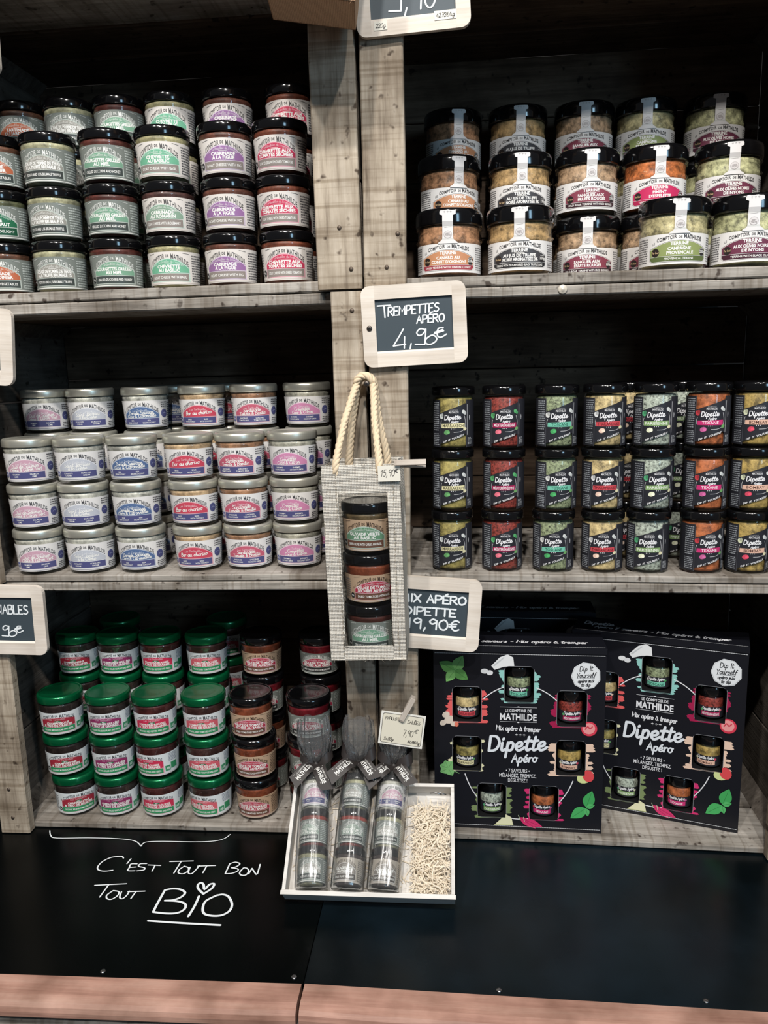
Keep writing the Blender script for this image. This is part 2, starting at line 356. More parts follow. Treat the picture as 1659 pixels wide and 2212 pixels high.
def ribbon2d(lines, wd):
    """flat pen strokes; a hair of depth per stroke keeps crossings clean: vertices are (u, v, depth)"""
    vs = []; fs = []; h = wd/2
    for si, p in enumerate(lines):
        q = [p[0]]
        for a in p[1:]:
            if math.hypot(a[0]-q[-1][0], a[1]-q[-1][1]) > wd*.12: q.append(a)
        if len(q) < 2: q = [q[0], (q[0][0]+wd*.3, q[0][1])]
        o = len(vs); m = len(q); b = (si % 8)*9e-6
        d0 = Vector(q[1])-Vector(q[0]); d0.normalize(); d1 = Vector(q[-1])-Vector(q[-2]); d1.normalize()
        for i in range(m):
            d = Vector(q[min(i+1, m-1)])-Vector(q[max(i-1, 0)])
            if d.length < 1e-9: d = Vector((1, 0))
            d.normalize(); nn = Vector((-d.y, d.x)); k = 1.0
            if 0 < i < m-1:
                e = (Vector(q[i+1])-Vector(q[i])).normalized(); k = min(1.45, 1/max(.4, abs(d.dot(e))))
            z = b+i*1.2e-6
            vs += [(q[i][0]+nn.x*h*k, q[i][1]+nn.y*h*k, z), (q[i][0]-nn.x*h*k, q[i][1]-nn.y*h*k, z)]
        for i in range(m-1): fs.append((o+2*i, o+2*i+1, o+2*i+3, o+2*i+2))
        for c, d, a_, b_, z in ((q[0], -d0, o, o+1, b), (q[-1], d1, o+2*m-2, o+2*m-1, b+m*1.2e-6)):
            k = len(vs); nn = Vector((-d.y, d.x))
            for t in (-.7, 0, .7): vs.append((c[0]+d.x*h*math.cos(t)+nn.x*h*math.sin(t), c[1]+d.y*h*math.cos(t)+nn.y*h*math.sin(t), z))
            fs.append((a_, k, k+1, k+2, b_) if a_ == o else (b_, k, k+1, k+2, a_))
    return vs, fs
class Art:
    """flat print: coloured shapes in u,v that are later laid on a jar, a carton or a card"""
    def __init__(s): s.items = []; s.n = 0
    def poly(s, vs, fs, col, layer):
        g = sum(col)/3; s.items.append((vs, fs, lin(tuple(g+(x-g)*.88 for x in col)), layer)); return s
    def strip(s, u0, u1, lo, hi, col, layer, n=14):
        vs = []; fs = []
        for i in range(n+1):
            u = u0+(u1-u0)*i/n
            vs += [(u, lo(u) if callable(lo) else lo), (u, hi(u) if callable(hi) else hi)]
        for i in range(n): fs.append((2*i, 2*i+2, 2*i+3, 2*i+1))
        return s.poly(vs, fs, col, layer)
    def disc(s, u, v, ru, rv, col, layer, n=12, rot=0):
        vs = [(u+ru*math.cos(2*PI*k/n)*math.cos(rot)-rv*math.sin(2*PI*k/n)*math.sin(rot), v+ru*math.cos(2*PI*k/n)*math.sin(rot)+rv*math.sin(2*PI*k/n)*math.cos(rot)) for k in range(n)]
        return s.poly(vs, [tuple(range(n))], col, layer)
    def shape(s, pts, col, layer): return s.poly(list(pts), [tuple(range(len(pts)))], col, layer)
    def text(s, t, u, v, wmax, h, col, layer, bold=.02, arch=0, shear=0, skew=0, garch=0):
        if not t: return s
        vs, fs, w_ = text2d(t, bold, shear); sy = h/.69; sx = min(sy, wmax/w_)
        return s.poly([(u+x*sx, v+y*sy-arch*(u*garch+x*sx)**2+skew*x*sx) for x, y in vs], fs, col, layer)
    def script(s, t, u, v, wmax, h, col, layer, wd=None, arch=0, slant=.15, skew=0, n=2):
        L, w_ = hand(t, h, slant, .35, n); k = min(1, wmax/w_)
        L = [[((x-w_/2)*k, y) for x, y in p] for p in L]
        vs, fs = ribbon2d(L, wd or h*.13)
        return s.poly([(u+x, v+y-arch*x*x+skew*x, d) for x, y, d in vs], fs, col, layer)
    def lines(s, L, wd, col, layer):
        vs, fs = ribbon2d(L, wd); return s.poly(vs, fs, col, layer)
    def fine(s, u0, u1, v0, v1, rows, col, layer, seed=1):
        rg = random.Random(seed); dv = (v1-v0)/rows
        for i in range(rows):
            u = u0; v = v1-dv*(i+.75)
            while u < u1-.0006:
                l = min(rg.uniform(.0008, .0034), u1-u); s.poly([(u, v), (u+l, v), (u+l, v+dv*.5), (u, v+dv*.5)], [(0, 1, 2, 3)], col, layer); u += l+.0006
        return s
    def split(s, du=.0022):
        out = []
        for vs, fs, c, ly in s.items:
            V = []; F = []
            for f in fs:
                polys = [[vs[i] for i in f]]
                u0 = min(p[0] for p in polys[0]); u1 = max(p[0] for p in polys[0])
                if u1-u0 > du:
                    n = int((u1-u0)/du)+1; rest = polys[0]; polys = []
                    for k in range(1, n):
                        cu = u0+(u1-u0)*k/n; lo = []; hi = []; m = len(rest)
                        for i in range(m):
                            p, q = rest[i], rest[(i+1) % m]
                            (lo if p[0] <= cu else hi).append(p)
                            if (p[0] <= cu) != (q[0] <= cu):
                                t = (cu-p[0])/(q[0]-p[0]); x = (cu, p[1]+(q[1]-p[1])*t)+tuple(p[2:]); lo.append(x); hi.append(x)
                        if len(lo) > 2: polys.append(lo)
                        rest = hi
                    if len(rest) > 2: polys.append(rest)
                for p in polys:
                    o = len(V); V += p; F.append(tuple(range(o, o+len(p))))
            out.append((V, F, c, ly))
        s.items = out; return s
    def mesh(s, name, fmap, extra=None, split=False):
        if split: s.split()
        V = []; F = []; Cc = []
        for vs, fs, c, ly in s.items:
            o = len(V); it = .03*(len(Cc) and s.n % 12); s.n += 1; V += [fmap(p[0], p[1], ly+it+(p[2]/.00013 if len(p) > 2 else 0)) for p in vs]; F += [tuple(i+o for i in f) for f in fs]; Cc += [c]*len(vs)
        me = bpy.data.meshes.new(name); me.from_pydata(V, [], F); me.materials.append(PRINT)
        at = me.color_attributes.new('Col', 'FLOAT_COLOR', 'POINT')
        flat = []
        for c in Cc: flat += [c[0], c[1], c[2], 1]
        at.data.foreach_set('color', flat)
        return me
def cyl_map(R, da=0.0):
    def f(u, v, ly):
        r = R(v)+.00025+ly*.00013; a = u/R(v)+da
        return (r*math.sin(a), -r*math.cos(a), v)
    return f
def flat_map(y0=0.0, step=.00015):
    return lambda u, v, ly: (u, y0-ly*step, v)

# ---------------------------------------------------------------- jar shapes
def lid_mesh(r, z0, z1, kind, facets=40):
    h = z1-z0
    prof = [(r*.955, z0), (r*.99, z0+.0003), (r, z0+h*.12), (r, z0+h*.68), (r*.985, z0+h*.86), (r*.95, z0+h*.97), (r*.915, z1), (r*.885, z1-.0002), (r*.86, z1-h*.10), (r*.84, z1-h*.12), (r*.5, z1-h*.11), (r*.2, z1-h*.10), (0, z1-h*.10)]
    return MB().lathe(prof, facets).mesh('lid', LID[kind])
def verrine(r, h, art, fill, lid, fkind='paste', low=None):
    """squat preserve jar: body, lid, filling, label"""
    rb = lambda z: r*(.87+.085*min(1, z/(.70*h)))
    z_l = .832*h
    g = MB().lathe([(0, .001), (r*.6, .0002), (r*.80, 0), (r*.855, .03*h), (rb(.08*h), .09*h), (rb(.4*h), .4*h), (rb(.69*h), .69*h), (r*.965, .73*h), (r*.985, .765*h), (r*.955, .795*h), (r*.93, .81*h), (r*.93, .85*h)], 36).mesh('glass_body', GLASS)
    ft = .79*h
    c = MB().lathe([(0, .05*h), (r*.70, .05*h), (rb(.1*h)-.0022, .085*h), (rb(.4*h)-.0018, .4*h), (rb(.69*h)-.0018, .69*h), (r*.93, .735*h), (r*.94, ft), (r*.5, ft+.002), (0, ft+.001)], 28).mesh('filling', filling(fill, fkind))
    return dict(glass_body=g, lid=lid_mesh(r, z_l-.02*h, h, lid), filling=c, label=art.mesh('label', cyl_map(rb), split=True))
CREAM = (226, 220, 214); WHITE = (232, 230, 228); GREY = (126, 133, 127); KRAFT = (196, 164, 134); NAVY = (80, 82, 134); INK = (48, 46, 46); LG = (40, 150, 92)
FLAV = {
 'truffe': ('pot', (154, 152, 144), 'ÉCRASÉ DE POMME DE TERRE', 'À LA TRUFFE BRUMALE 1%', 'POTATO AND 1,1% BRUMALE TRUFFLE', (176, 172, 140), 'grey label truffle'),
 'courgette': ('pot', (120, 168, 140), 'COURGETTES GRILLÉES', 'AU MIEL', 'GRILLED ZUCCHINI AND HONEY', (84, 40, 34), 'grey green label courgette'),
 'jardinier': ('pot', (200, 106, 72), 'TARTINADE', 'DU JARDINIER', "GARDENER'S VEGETABLES", (100, 66, 50), 'orange banner vegetable'),
 'artichaut': ('pot', (36, 112, 76), 'DÉLICE', "D'ARTICHAUT", 'ARTICHOKE DELIGHT', (90, 92, 66), 'dark green banner artichoke'),
 'cepes': ('pot', (182, 44, 74), 'DÉLICE DE TOMATES', 'SÉCHÉES AUX CÈPES', 'DRIED TOMATOES WITH CEP MUSHROOMS', (120, 22, 34), 'grey red label tomato'),
 'pesto': ('pot', (136, 156, 142), 'PESTO DE TOMATES', 'NOIX DE CAJOU', 'TOMATOES, BASIL AND CASHEW NUT', (150, 48, 32), 'grey label red pesto'),
 'basilic': ('fro', (110, 184, 148), 'CHEVRETTE', 'AU BASILIC', 'GOAT CHEESE WITH BASIL', (168, 160, 122), 'cream green basil cheese'),
 'romarin': ('fro', (136, 168, 146), 'CABRINADE', 'AU ROMARIN', 'GOAT CHEESE WITH ROSEMARY', (84, 54, 50), 'pale green rosemary cheese'),
 'figue': ('fro', (154, 108, 164), 'CABRINADE', 'À LA FIGUE', 'GOAT CHEESE WITH FIG', (104, 62, 50), 'cream purple fig cheese'),
 'tomate': ('fro', (212, 58, 92), 'CHEVRETTE AUX', 'TOMATES SÉCHÉES', 'GOAT CHEESE WITH DRIED TOMATOES', (118, 62, 44), 'cream red tomato cheese'),
 'saumon': ('fish', (206, 160, 180), 'Duo de Saumon', 'Crème & Citron Vert', 'SALMON LIME', (206, 202, 190), 'pale pink label salmon'),
 'jacques': ('fish', (192, 197, 208), 'Saint Jacques', 'à la Crème', 'SCALLOPS CREAM', (196, 194, 184), 'pale grey label scallop'),
 'dorade': ('fish', (84, 112, 160), 'Dorade Sauvage', 'Coco & Citronnelle', 'SEA BREAM COCONUT', (200, 198, 188), 'blue label sea bream'),
 'bar': ('fish', (212, 70, 92), 'Bar au chorizo', '', 'BASS WITH CHORIZO', (212, 178, 140), 'red label bass'),
 'sardine': ('fish', (204, 92, 116), 'Sardinade', 'Tomate & Basilic', 'SARDINES TOMATO BASIL', (170, 126, 96), 'rose label sardine'),
 'crevette': ('fish', (212, 134, 178), 'Crevettes', 'Coco & Citron', 'SHRIMPS COCONUT LEMON', (186, 182, 168), 'lilac pink label shrimp'),
 'champi': ('bio', (172, 40, 58), 'CHAMPIGNONS', '& TRIO DE GRAINES', 'ORGANIC MUSHROOMS AND SEEDS', (48, 36, 34), 'dark red label mushroom'),
 'auber': ('bio', (150, 44, 98), 'AUBERGINES GRILLÉES', '& TRIO DE GRAINES', 'ORGANIC GRILLED EGGPLANT AND SEEDS', (52, 40, 36), 'plum label aubergine'),
 'poivron': ('bio', (214, 44, 80), 'POIVRONS ROUGES', '& TRIO DE GRAINES', 'ORGANIC RED PEPPERS AND SEEDS', (78, 34, 32), 'bright red label pepper'),
 'tomgr': ('bio', (220, 92, 106), 'TOMATES SÉCHÉES', '& TRIO DE GRAINES', 'ORGANIC DRIED TOMATOES AND SEEDS', (70, 42, 38), 'salmon red label tomato'),
 'olivade': ('med', (104, 152, 118), 'OLIVADE VERTE', 'AIL BASILIC', 'GREEN OLIVES WITH GARLIC AND BASIL', (104, 86, 60), 'kraft green label olive'),
 'tombas': ('med', (192, 44, 70), 'DÉLICE DE TOMATES', 'SÉCHÉES AU BASILIC', 'DRIED TOMATOES WITH BASIL', (136, 68, 44), 'kraft red label tomato'),
 'noire': ('med2', (132, 124, 116), 'OLIVADE DE', 'MATHILDE', 'BLACK OLIVE TAPENADE', (60, 44, 40), 'beige label black olive'),
}
def verrine_art(key, r, h):
    fam, ban, l1, l2, st, _, _ = FLAV[key]
    base, ink, strip = {'pot': (GREY, (232, 234, 230), (70, 78, 76)), 'fro': (CREAM, (84, 82, 82), (146, 136, 130)), 'fish': (WHITE, (70, 70, 76), NAVY),
                        'bio': ((220, 226, 228), (66, 66, 70), LG), 'med': (KRAFT, (70, 52, 42), (112, 74, 58)), 'med2': ((176, 166, 152), (84, 78, 72), (84, 76, 70))}[fam]
    if key == 'truffe': strip = (66, 72, 70)
    if key == 'cepes': strip = (52, 52, 52)
    if key == 'artichaut': strip = (28, 84, 58)
    k = r/.035; z0 = .08*h; z1 = (.615 if fam == 'bio' or key in ('cepes', 'tombas') else .69)*h; H = z1-z0; V = lambda t: z0+t*H
    A = Art(); A.strip(-.058*k, .072*k, z0, z1, base, 0, 34)
    wl = (238, 238, 232) if fam in ('pot',) else (206, 196, 190)
    A.strip(-.058*k, .072*k, V(.025), V(.05), wl if fam != 'fish' else (150, 150, 160), 1, 30)
    b = .0265*k; q = 1/b**2
    arch = lambda top, drop: (lambda u: V(top-drop*u*u*q))
    shoulder = lambda u: V(min(.765-.29*u*u*q, .60 if abs(u) > b*.93 else 1))
    if fam == 'bio':
        shoulder = lambda u: V(min(.765-.12*u*u*q, .70 if abs(u) > b*.94 else 1))
    ban_l = tuple(min(255, int(c*.4+150)) for c in ban)
    A.strip(-b*1.035, b*1.035, V(.085), lambda u: shoulder(u*.965)+.03*H, ban_l if fam != 'pot' else (190, 200, 192), 1, 24)
    A.strip(-b, b, V(.36), shoulder, ban, 2, 24)
    A.strip(-b, b*.97, V(.11), V(.335), strip, 2, 16)
    W2 = (244, 244, 240)
    ad = (.24 if fam != 'bio' else .16)*H*q
    ga = (.27 if fam != 'bio' else .15)*H*q
    A.text('LE', -.0275*k, V(.80), .003*k, .07*H, ink, 3, .0, ga*.9, 0, .3, 1)
    A.text('COMPTOIR', -.0140*k, V(.795), .0195*k, .15*H, ink, 3, .0, ga, 0, 0, 1)
    A.text('DE', -.0005*k, V(.835), .0042*k, .075*H, ink, 3, .01)
    A.text('MATHILDE', .0150*k, V(.79), .0220*k, .16*H, ink, 3, .004, ga, 0, 0, 1)
    if fam == 'fish':
        A.script('Les Tartinables', 0, V(.60), .024*k, .08*H, ban_l, 3, .0004*k, ad*.6)
        if l2:
            A.script(l1, 0, V(.49), .036*k, .125*H, W2, 3, .0007*k, 0, .1, .05); A.script(l2, 0, V(.375), .043*k, .115*H, W2, 3, .0007*k, 0, .1, .05)
        else: A.script(l1, 0, V(.44), .042*k, .13*H, W2, 3, .0008*k, 0, .1, .06)
        a_, b_ = st.split()[0], ' '.join(st.split()[1:])
        A.text(a_, -.013*k, V(.23), .016*k, .05*H, W2, 3, .01); A.text(b_, -.013*k, V(.15), .016*k, .05*H, W2, 3, .01)
        A.text(a_, .011*k, V(.23), .018*k, .05*H, W2, 3, .01); A.text(b_, .011*k, V(.15), .018*k, .05*H, W2, 3, .01)
        A.disc(.0365*k, V(.5), .0062*k, .0062*k, NAVY, 2, 18); A.disc(.0365*k, V(.5), .0052*k, .0052*k, (96, 108, 170), 3, 18); A.disc(.0365*k, V(.5), .0047*k, .0047*k, NAVY, 4, 18)
        A.lines([[(.0335*k, V(.48)), (.036*k, V(.53)), (.0395*k, V(.5))]], .0007, (150, 160, 205), 5)
    else:
        sub = {'pot': 'Les Tartinables du Potager', 'fro': 'Les Tartinables du Fromager', 'med': 'Les Tartinables Méditerranéens', 'med2': 'Les Tartinables', 'bio': 'Les Tartinables'}[fam]
        A.script(sub, 0, V(.665 if fam != 'bio' else .675), (.040 if fam != 'bio' else .026)*k, (.075 if fam != 'bio' else .085)*H, tuple(int(x*.45+y*.55) for x, y in zip(ban, W2)), 3, .00045*k, ad*.8 if fam != 'bio' else 0)
        if fam == 'bio':
            A.disc(0, V(.612), .0055*k, .035*H, (52, 128, 88), 3, 14); A.text('BIO', 0, V(.588), .006*k, .045*H, W2, 4, .02)
            A.text(l1, 0, V(.485), .046*k, .088*H, W2, 3, .035); A.text(l2, 0, V(.375), .044*k, .092*H, W2, 3, .035)
        else:
            A.lines([[(-.005*k, V(.625)), (.005*k, V(.625))]], .0004, W2, 3)
            A.text(l1, 0, V(.50), .046*k, .094*H, W2, 3, .04); A.text(l2, 0, V(.385), .046*k, .094*H, W2, 3, .04)
        A.text('•  •  •', 0, V(.335), .006*k, .05*H, W2, 4, .0)
        A.text(st, 0, V(.18), .045*k, .078*H, W2, 3, .014)
    if fam == 'bio':
        A.strip(.0285*k, .0385*k, V(.13), V(.42), (214, 232, 222), 2, 4); A.strip(.0292*k, .0378*k, V(.15), V(.40), (60, 150, 104), 3, 4); A.text('AB', .0335*k, V(.2), .006*k, .12*H, (220, 236, 226), 4, .02)
        A.strip(.039*k, .051*k, V(.2), V(.5), (52, 150, 98), 2, 6)
        A.fine(.036*k, .052*k, V(.58), V(.97), 6, (150, 158, 172), 2, 3)
    else:
        fc = {'pot': (196, 204, 198), 'med': (96, 76, 60), 'med2': (110, 104, 96)}.get(fam, (92, 90, 94))
        A.fine(.0305*k, .0315*k, V(.1), V(.2), 1, fc, 1, 2)
        A.fine(.0450*k if fam == 'fish' else .031*k, .060*k, V(.08), V(.92), 11, fc, 1, 3)
        if fam == 'fish': A.fine(.031*k, .044*k, V(.72), V(.95), 3, fc, 1, 5); A.fine(.031*k, .044*k, V(.06), V(.26), 3, fc, 1, 6)
    A.fine(-.055*k, -.0345*k, V(.12), V(.86), 9, (120, 120, 120), 1, 4)
    hx = (-.0305*k, V(.24)); hc = (40, 40, 42) if fam != 'fish' else (96, 104, 168)
    A.disc(hx[0], hx[1], .0036*k, .105*H, hc, 4, 6); A.text('90g', hx[0], hx[1]-.03*H, .005*k, .06*H, W2, 5, .01)
    if fam in ('pot', 'fro', 'med'):
        A.lines([[(.019*k, V(.955)), (.028*k, V(.925))], [(-.028*k, V(.925)), (-.019*k, V(.955))]], .0004, ink, 2)
    return A
JARS = {}
def jar_set(key, r, h, lid):
    k = (key, r, h, lid)
    if k not in JARS:
        JARS[k] = verrine(r, h, verrine_art(key, r, h), FLAV[key][5], lid)
    return JARS[k]
# ----- terrine jars
TERR = {'canard': ((204, 140, 98), (166, 62, 74), 'CANARD AU', "CONFIT D'OIGNONS", 'DUCK TERRINE WITH ONION CONFIT', (182, 134, 100), 'orange label duck terrine'),
 'truffet': ((70, 70, 74), (40, 40, 42), 'AU JUS DE TRUFFE', 'NOIRE AROMATISÉE 3%', 'TERRINE WITH 3% FLAVOURED BLACK TRUFFLE JUICE', (186, 152, 106), 'charcoal label truffle terrine'),
 'sanglier': ((142, 64, 82), (62, 34, 42), 'SANGLIER AUX', 'FRUITS ROUGES', 'WILD BOAR TERRINE WITH RED BERRIES', (186, 154, 124), 'burgundy label boar terrine'),
 'piment': ((214, 42, 96), (186, 36, 80), 'PIMENT', "D'ESPELETTE", 'TERRINE WITH ESPELETTE PEPPER', (206, 118, 66), 'magenta label pepper terrine'),
 'campagne': ((146, 160, 96), (96, 112, 62), 'CAMPAGNE', 'PROVENÇALE', 'PROVENÇAL TERRINE', (196, 184, 140), 'olive green label country terrine'),
 'olives': ((116, 52, 76), (72, 32, 48), 'AUX OLIVES NOIRES', 'DE NYONS', 'TERRINE WITH BLACK OLIVES', (198, 196, 152), 'wine red label olive terrine')}
def terrine_set(key, r=.0422, h=.083):
    k = ('terrine', key)
    if k in JARS: return JARS[k]
    ban, strip, l1, l2, st, fc, _ = TERR[key]
    rl = lambda z: r*.945
    g = MB().lathe([(0, .001), (r*.8, 0), (r*.90, .0025), (r*.945, .008), (r*.945, .53*h), (r*.965, .535*h), (r*.995, .555*h), (r*.965, .575*h), (r*.94, .585*h), (r*.94, .70*h), (r*.97, .715*h), (r*.995, .73*h), (r*.965, .75*h), (r*.93, .76*h), (r*.93, .80*h)], 40).mesh('glass_body', GLASS_EMB)
    c = MB().lathe([(0, .006), (r*.84, .006), (r*.915, .012), (r*.915, .53*h), (r*.93, .556*h), (r*.905, .585*h), (r*.905, .70*h), (r*.92, .73*h), (r*.88, .765*h), (0, .77*h)], 28).mesh('filling', filling(fc, 'meat'))
    H0 = .075*h; H1 = .495*h; H = H1-H0; V = lambda t: H0+t*H; A = Art()
    A.strip(-.062, .058, H0, H1, WHITE, 0, 34)
    b = .0345; q = 1/b**2
    top = lambda u: V(min(.755-.27*u*u*q, .58 if abs(u) > b*.93 else 1)); bot = lambda u: V(.10 if abs(u) < b*.94 else .17)
    A.strip(-b*1.03, b*1.03, lambda u: bot(u)-.03*H, lambda u: top(u*.97)+.025*H, (96, 90, 90), 1, 24)
    A.strip(-b*1.018, b*1.018, lambda u: bot(u)-.02*H, lambda u: top(u*.98)+.012*H, WHITE, 2, 24)
    A.strip(-b, b, lambda u: max(bot(u), V(.27)), top, ban, 3, 24); A.strip(-b, b, bot, lambda u: V(.255), strip, 3, 24)
    W2 = (246, 244, 240); ink = (62, 60, 62)
    A.text('LE', -.0300, V(.665), .004, .07*H, ink, 3, 0, 0, 0, .3); A.text('COMPTOIR', -.0148, V(.795), .0225, .115*H, ink, 3, .004, 0, 0, .15); A.text('DE', .0008, V(.845), .0042, .07*H, ink, 3, .01); A.text('MATHILDE', .0160, V(.79), .0225, .13*H, ink, 3, .012, 0, 0, -.15)
    A.text('TERRINE', 0, V(.62), .028, .105*H, W2, 4, .035); A.lines([[(-.006, V(.585)), (.006, V(.585))]], .0005, W2, 4)
    A.text(l1, 0, V(.455), .041, .098*H, W2, 4, .035); A.text(l2, .001, V(.32), .044, .098*H, W2, 4, .035)
    A.text(st, 0, V(.145), .060, .068*H, W2, 4, .012)
    A.disc(-.0275, V(.40), .0048, .0048, (44, 36, 34), 4, 16); A.script('Pur Goût', -.0275, V(.37), .008, .06*H, (190, 160, 120), 5, .0004)
    A.disc(.0295, V(.40), .0045, .15*H, (46, 44, 46), 5, 6); A.text('220g', .0295, V(.36), .008, .085*H, W2, 6, .02); A.text('POIDS', .0295, V(.47), .006, .04*H, W2, 6, .0)
    A.fine(-.058, -.039, V(.08), V(.92), 11, (104, 102, 104), 1, 3); A.fine(.039, .056, V(.08), V(.9), 11, (120, 118, 120), 1, 5)
    # the paper seal that runs from the lid down to the label
    S = Art()
    def rz(z): return r+.0004 if z > .765*h else (r*.985 if z > .74*h else r*.965)
    zs = [.955*h, .94*h, .90*h, .885*h, .80*h, .765*h, .735*h, .70*h, .60*h, .555*h, .53*h, .512*h, .49*h]; ws = [.0088, .0100, .0100, .0066, .0066, .0066, .0066, .0066, .0066, .0068, .0085, .0115, .0125]
    vs = []; fs = []
    for z, w_ in zip(zs, ws): vs += [(-w_, z), (0, z), (w_, z)]
    for i in range(len(zs)-1):
        for j in (0, 1): fs.append((3*i+j, 3*i+3+j, 3*i+4+j, 3*i+1+j))
    S.poly(vs, fs, (226, 224, 224), 0); S.text('* * *', 0, .895*h, .011, .045*h, (150, 146, 146), 1, .02)
    S.disc(0, .615*h, .0052, .0048, (176, 170, 170), 1, 12); S.disc(0, .615*h, .0046, .0042, (216, 212, 212), 2, 12); S.text('BEST', 0, .615*h, .007, .02*h, (150, 142, 142), 3); S.text('TASTE', 0, .592*h, .007, .02*h, (150, 142, 142), 3)
    S.lines([[(-.004, .715*h), (.004, .722*h)]], .0004, (170, 166, 166), 1)
    def smap(u, v, ly):
        R = rz(v)+.0004+ly*.00013; a = u/R; return (R*math.sin(a), -R*math.cos(a), v)
    JARS[k] = dict(glass_body=g, lid=lid_mesh(r, .765*h, h, 'black', 44), filling=c, label=A.mesh('label', cyl_map(rl), split=True), seal_tab=S.mesh('seal_tab', smap, split=True))
    return JARS[k]
# ----- tall spice dip jars
SPICE = {'marrakech': ((232, 224, 172), (58, 54, 44), 'MARRAKECH', (156, 142, 84), 'yellow spice', (210, 216, 214), (96, 160, 96)),
 'mediterr': ((176, 28, 84), (246, 236, 240), 'MÉDITERRANÉENNE', (142, 58, 50), 'red flake spice', (88, 180, 110), (236, 110, 130)),
 'toscane': ((112, 200, 172), (26, 84, 66), 'TOSCANE', (146, 156, 122), 'pale green herb', (226, 228, 226), (70, 170, 96)),
 'thai': ((212, 70, 80), (96, 20, 26), 'THAÏLANDAISE', (208, 184, 134), 'sandy beige spice', (226, 228, 230), (240, 200, 180)),
 'paris': ((132, 168, 104), (240, 246, 232), 'PARISIENNE', (172, 180, 168), 'grey green herb', (80, 176, 120), (232, 236, 200)),
 'texane': ((214, 44, 116), (250, 236, 244), 'TEXANE', (180, 102, 62), 'orange red spice', (210, 60, 70), (200, 90, 150)),
 'bombay': ((232, 184, 160), (92, 60, 50), 'BOMBAY', (180, 152, 88), 'golden curry spice', (220, 226, 190), (222, 70, 96))}
CHAR = (42, 43, 50)
def dip_logo(A, u, v, s, ly, col=(240, 240, 244)):
    A.script('Dipette', u, v, 1, 1*s, col, ly, .17*s, 0, .12, .05, 3); A.script('Apéro', u+.45*s, v-.78*s, 1, .56*s, col, ly, .10*s, 0, .12, .05, 3)
def spice_set(key, r=.028, h=.080):
    k = ('spice', key)
    if k in JARS: return JARS[k]
    rc, tc, name, fc, _, i1, i2 = SPICE[key]
    R = r*.93
    g = MB().lathe([(0, .001), (R*.8, 0), (R*.96, .0012), (R, .004), (R, .80*h), (R*.985, .825*h), (R*.95, .845*h), (R*.95, .87*h)], 36).mesh('glass_body', GLASS)
    c = MB().lathe([(0, .004), (R*.9, .004), (R-.0016, .007), (R-.0016, .80*h), (R*.9, .83*h), (0, .835*h)], 28).mesh('filling', filling(fc, 'flakes' if key in ('mediterr', 'toscane', 'paris') else 'meat'))
    A = Art(); v0 = .045*h; v1 = .795*h; b = .0178
    d0 = lambda u: .135*h+.0030+u*.36; d1 = lambda u: .665*h+u*.36
    A.strip(-b, b, lambda u: max(v0, d0(u)), lambda u: min(v1, d1(u)), CHAR, 0, 18)
    A.strip(-.045, -b, v0, v1, CHAR, 0, 10); A.strip(b, .045, v0, v1, CHAR, 0, 10)
    A.lines([[(-b, v0), (-b, v1)], [(b, v0), (b, v1)]], .0006, (78, 80, 88), 1)
    A.fine(-.0315, -.0195, .30*h, v1-.002, 14, (150, 156, 164), 1, 3); A.fine(-.0315, -.0195, v0+.002, .27*h, 7, (150, 156, 164), 1, 4)
    A.fine(.0200, .0275, v0+.003, .2*h, 6, (170, 172, 176), 1, 6); A.lines([[(.0195, .24*h), (.0195, .72*h)]], .0005, (200, 200, 204), 1)
    A.script('dipette apéro', .0235, .5*h, .001, .004, (190, 190, 194), 1, .0005)
    W2 = (240, 240, 242)
    A.text('LE COMPTOIR DE', .001, .612*h+.001, .010, .0013, (150, 150, 154), 1); A.text('MATHILDE', .001, .585*h, .0125, .0026, (206, 206, 210), 1, .02)
    dip_logo(A, -.0005, .488*h, .0058, 1)
    A.strip(-.0152, .0152, lambda u: .352*h, lambda u: .425*h+.03*u, rc, 1, 3); A.text(name, 0, .366*h, .027 if len(name) > 8 else .021, .0036, tc, 2, .01)
    A.text('•  •  •', 0, .32*h, .005, .003, W2, 2)
    A.text('DIP  IT  YOURSELF', .0005, .172*h, .030, .0023, W2, 1, .02, 0, 0, .35)
    A.lines([smooth_line([(.0160, .36*h), (.0166, .44*h), (.0150, .54*h)]), smooth_line([(-.0158, .36*h), (-.0164, .42*h), (-.0154, .47*h)]), smooth_line([(.001, .285*h), (.008, .29*h), (.0135, .315*h)])], .0006, (190, 190, 194), 1)
    A.disc(-.0155, .535*h, .0026, .0034, i1, 1, 10, .4); A.disc(-.0140, .555*h, .0018, .0024, tuple(int(x*.8) for x in i1), 2, 8)
    A.disc(.0140, .605*h, .0024, .0028, (216, 220, 218) if key != 'mediterr' else (88, 180, 110), 1, 9, .6); A.disc(.0160, .585*h, .0018, .0022, (196, 200, 200) if key != 'mediterr' else (70, 160, 96), 2, 8)
    A.disc(-.0080, .285*h, .0040, .0030, i2, 1, 10, .3); A.disc(-.0062, .28*h, .0022, .0018, tuple(min(255, int(x*1.15)) for x in i2), 2, 8)
    A.disc(.0155, .335*h, .0026, .0021, (110, 170, 100) if key in ('mediterr', 'toscane', 'texane') else (228, 222, 180), 3, 8, .5)
    JARS[k] = dict(glass_body=g, lid=lid_mesh(r, .865*h, h, 'black', 40), filling=c, label=A.mesh('label', cyl_map(lambda z: R), split=True))
    return JARS[k]
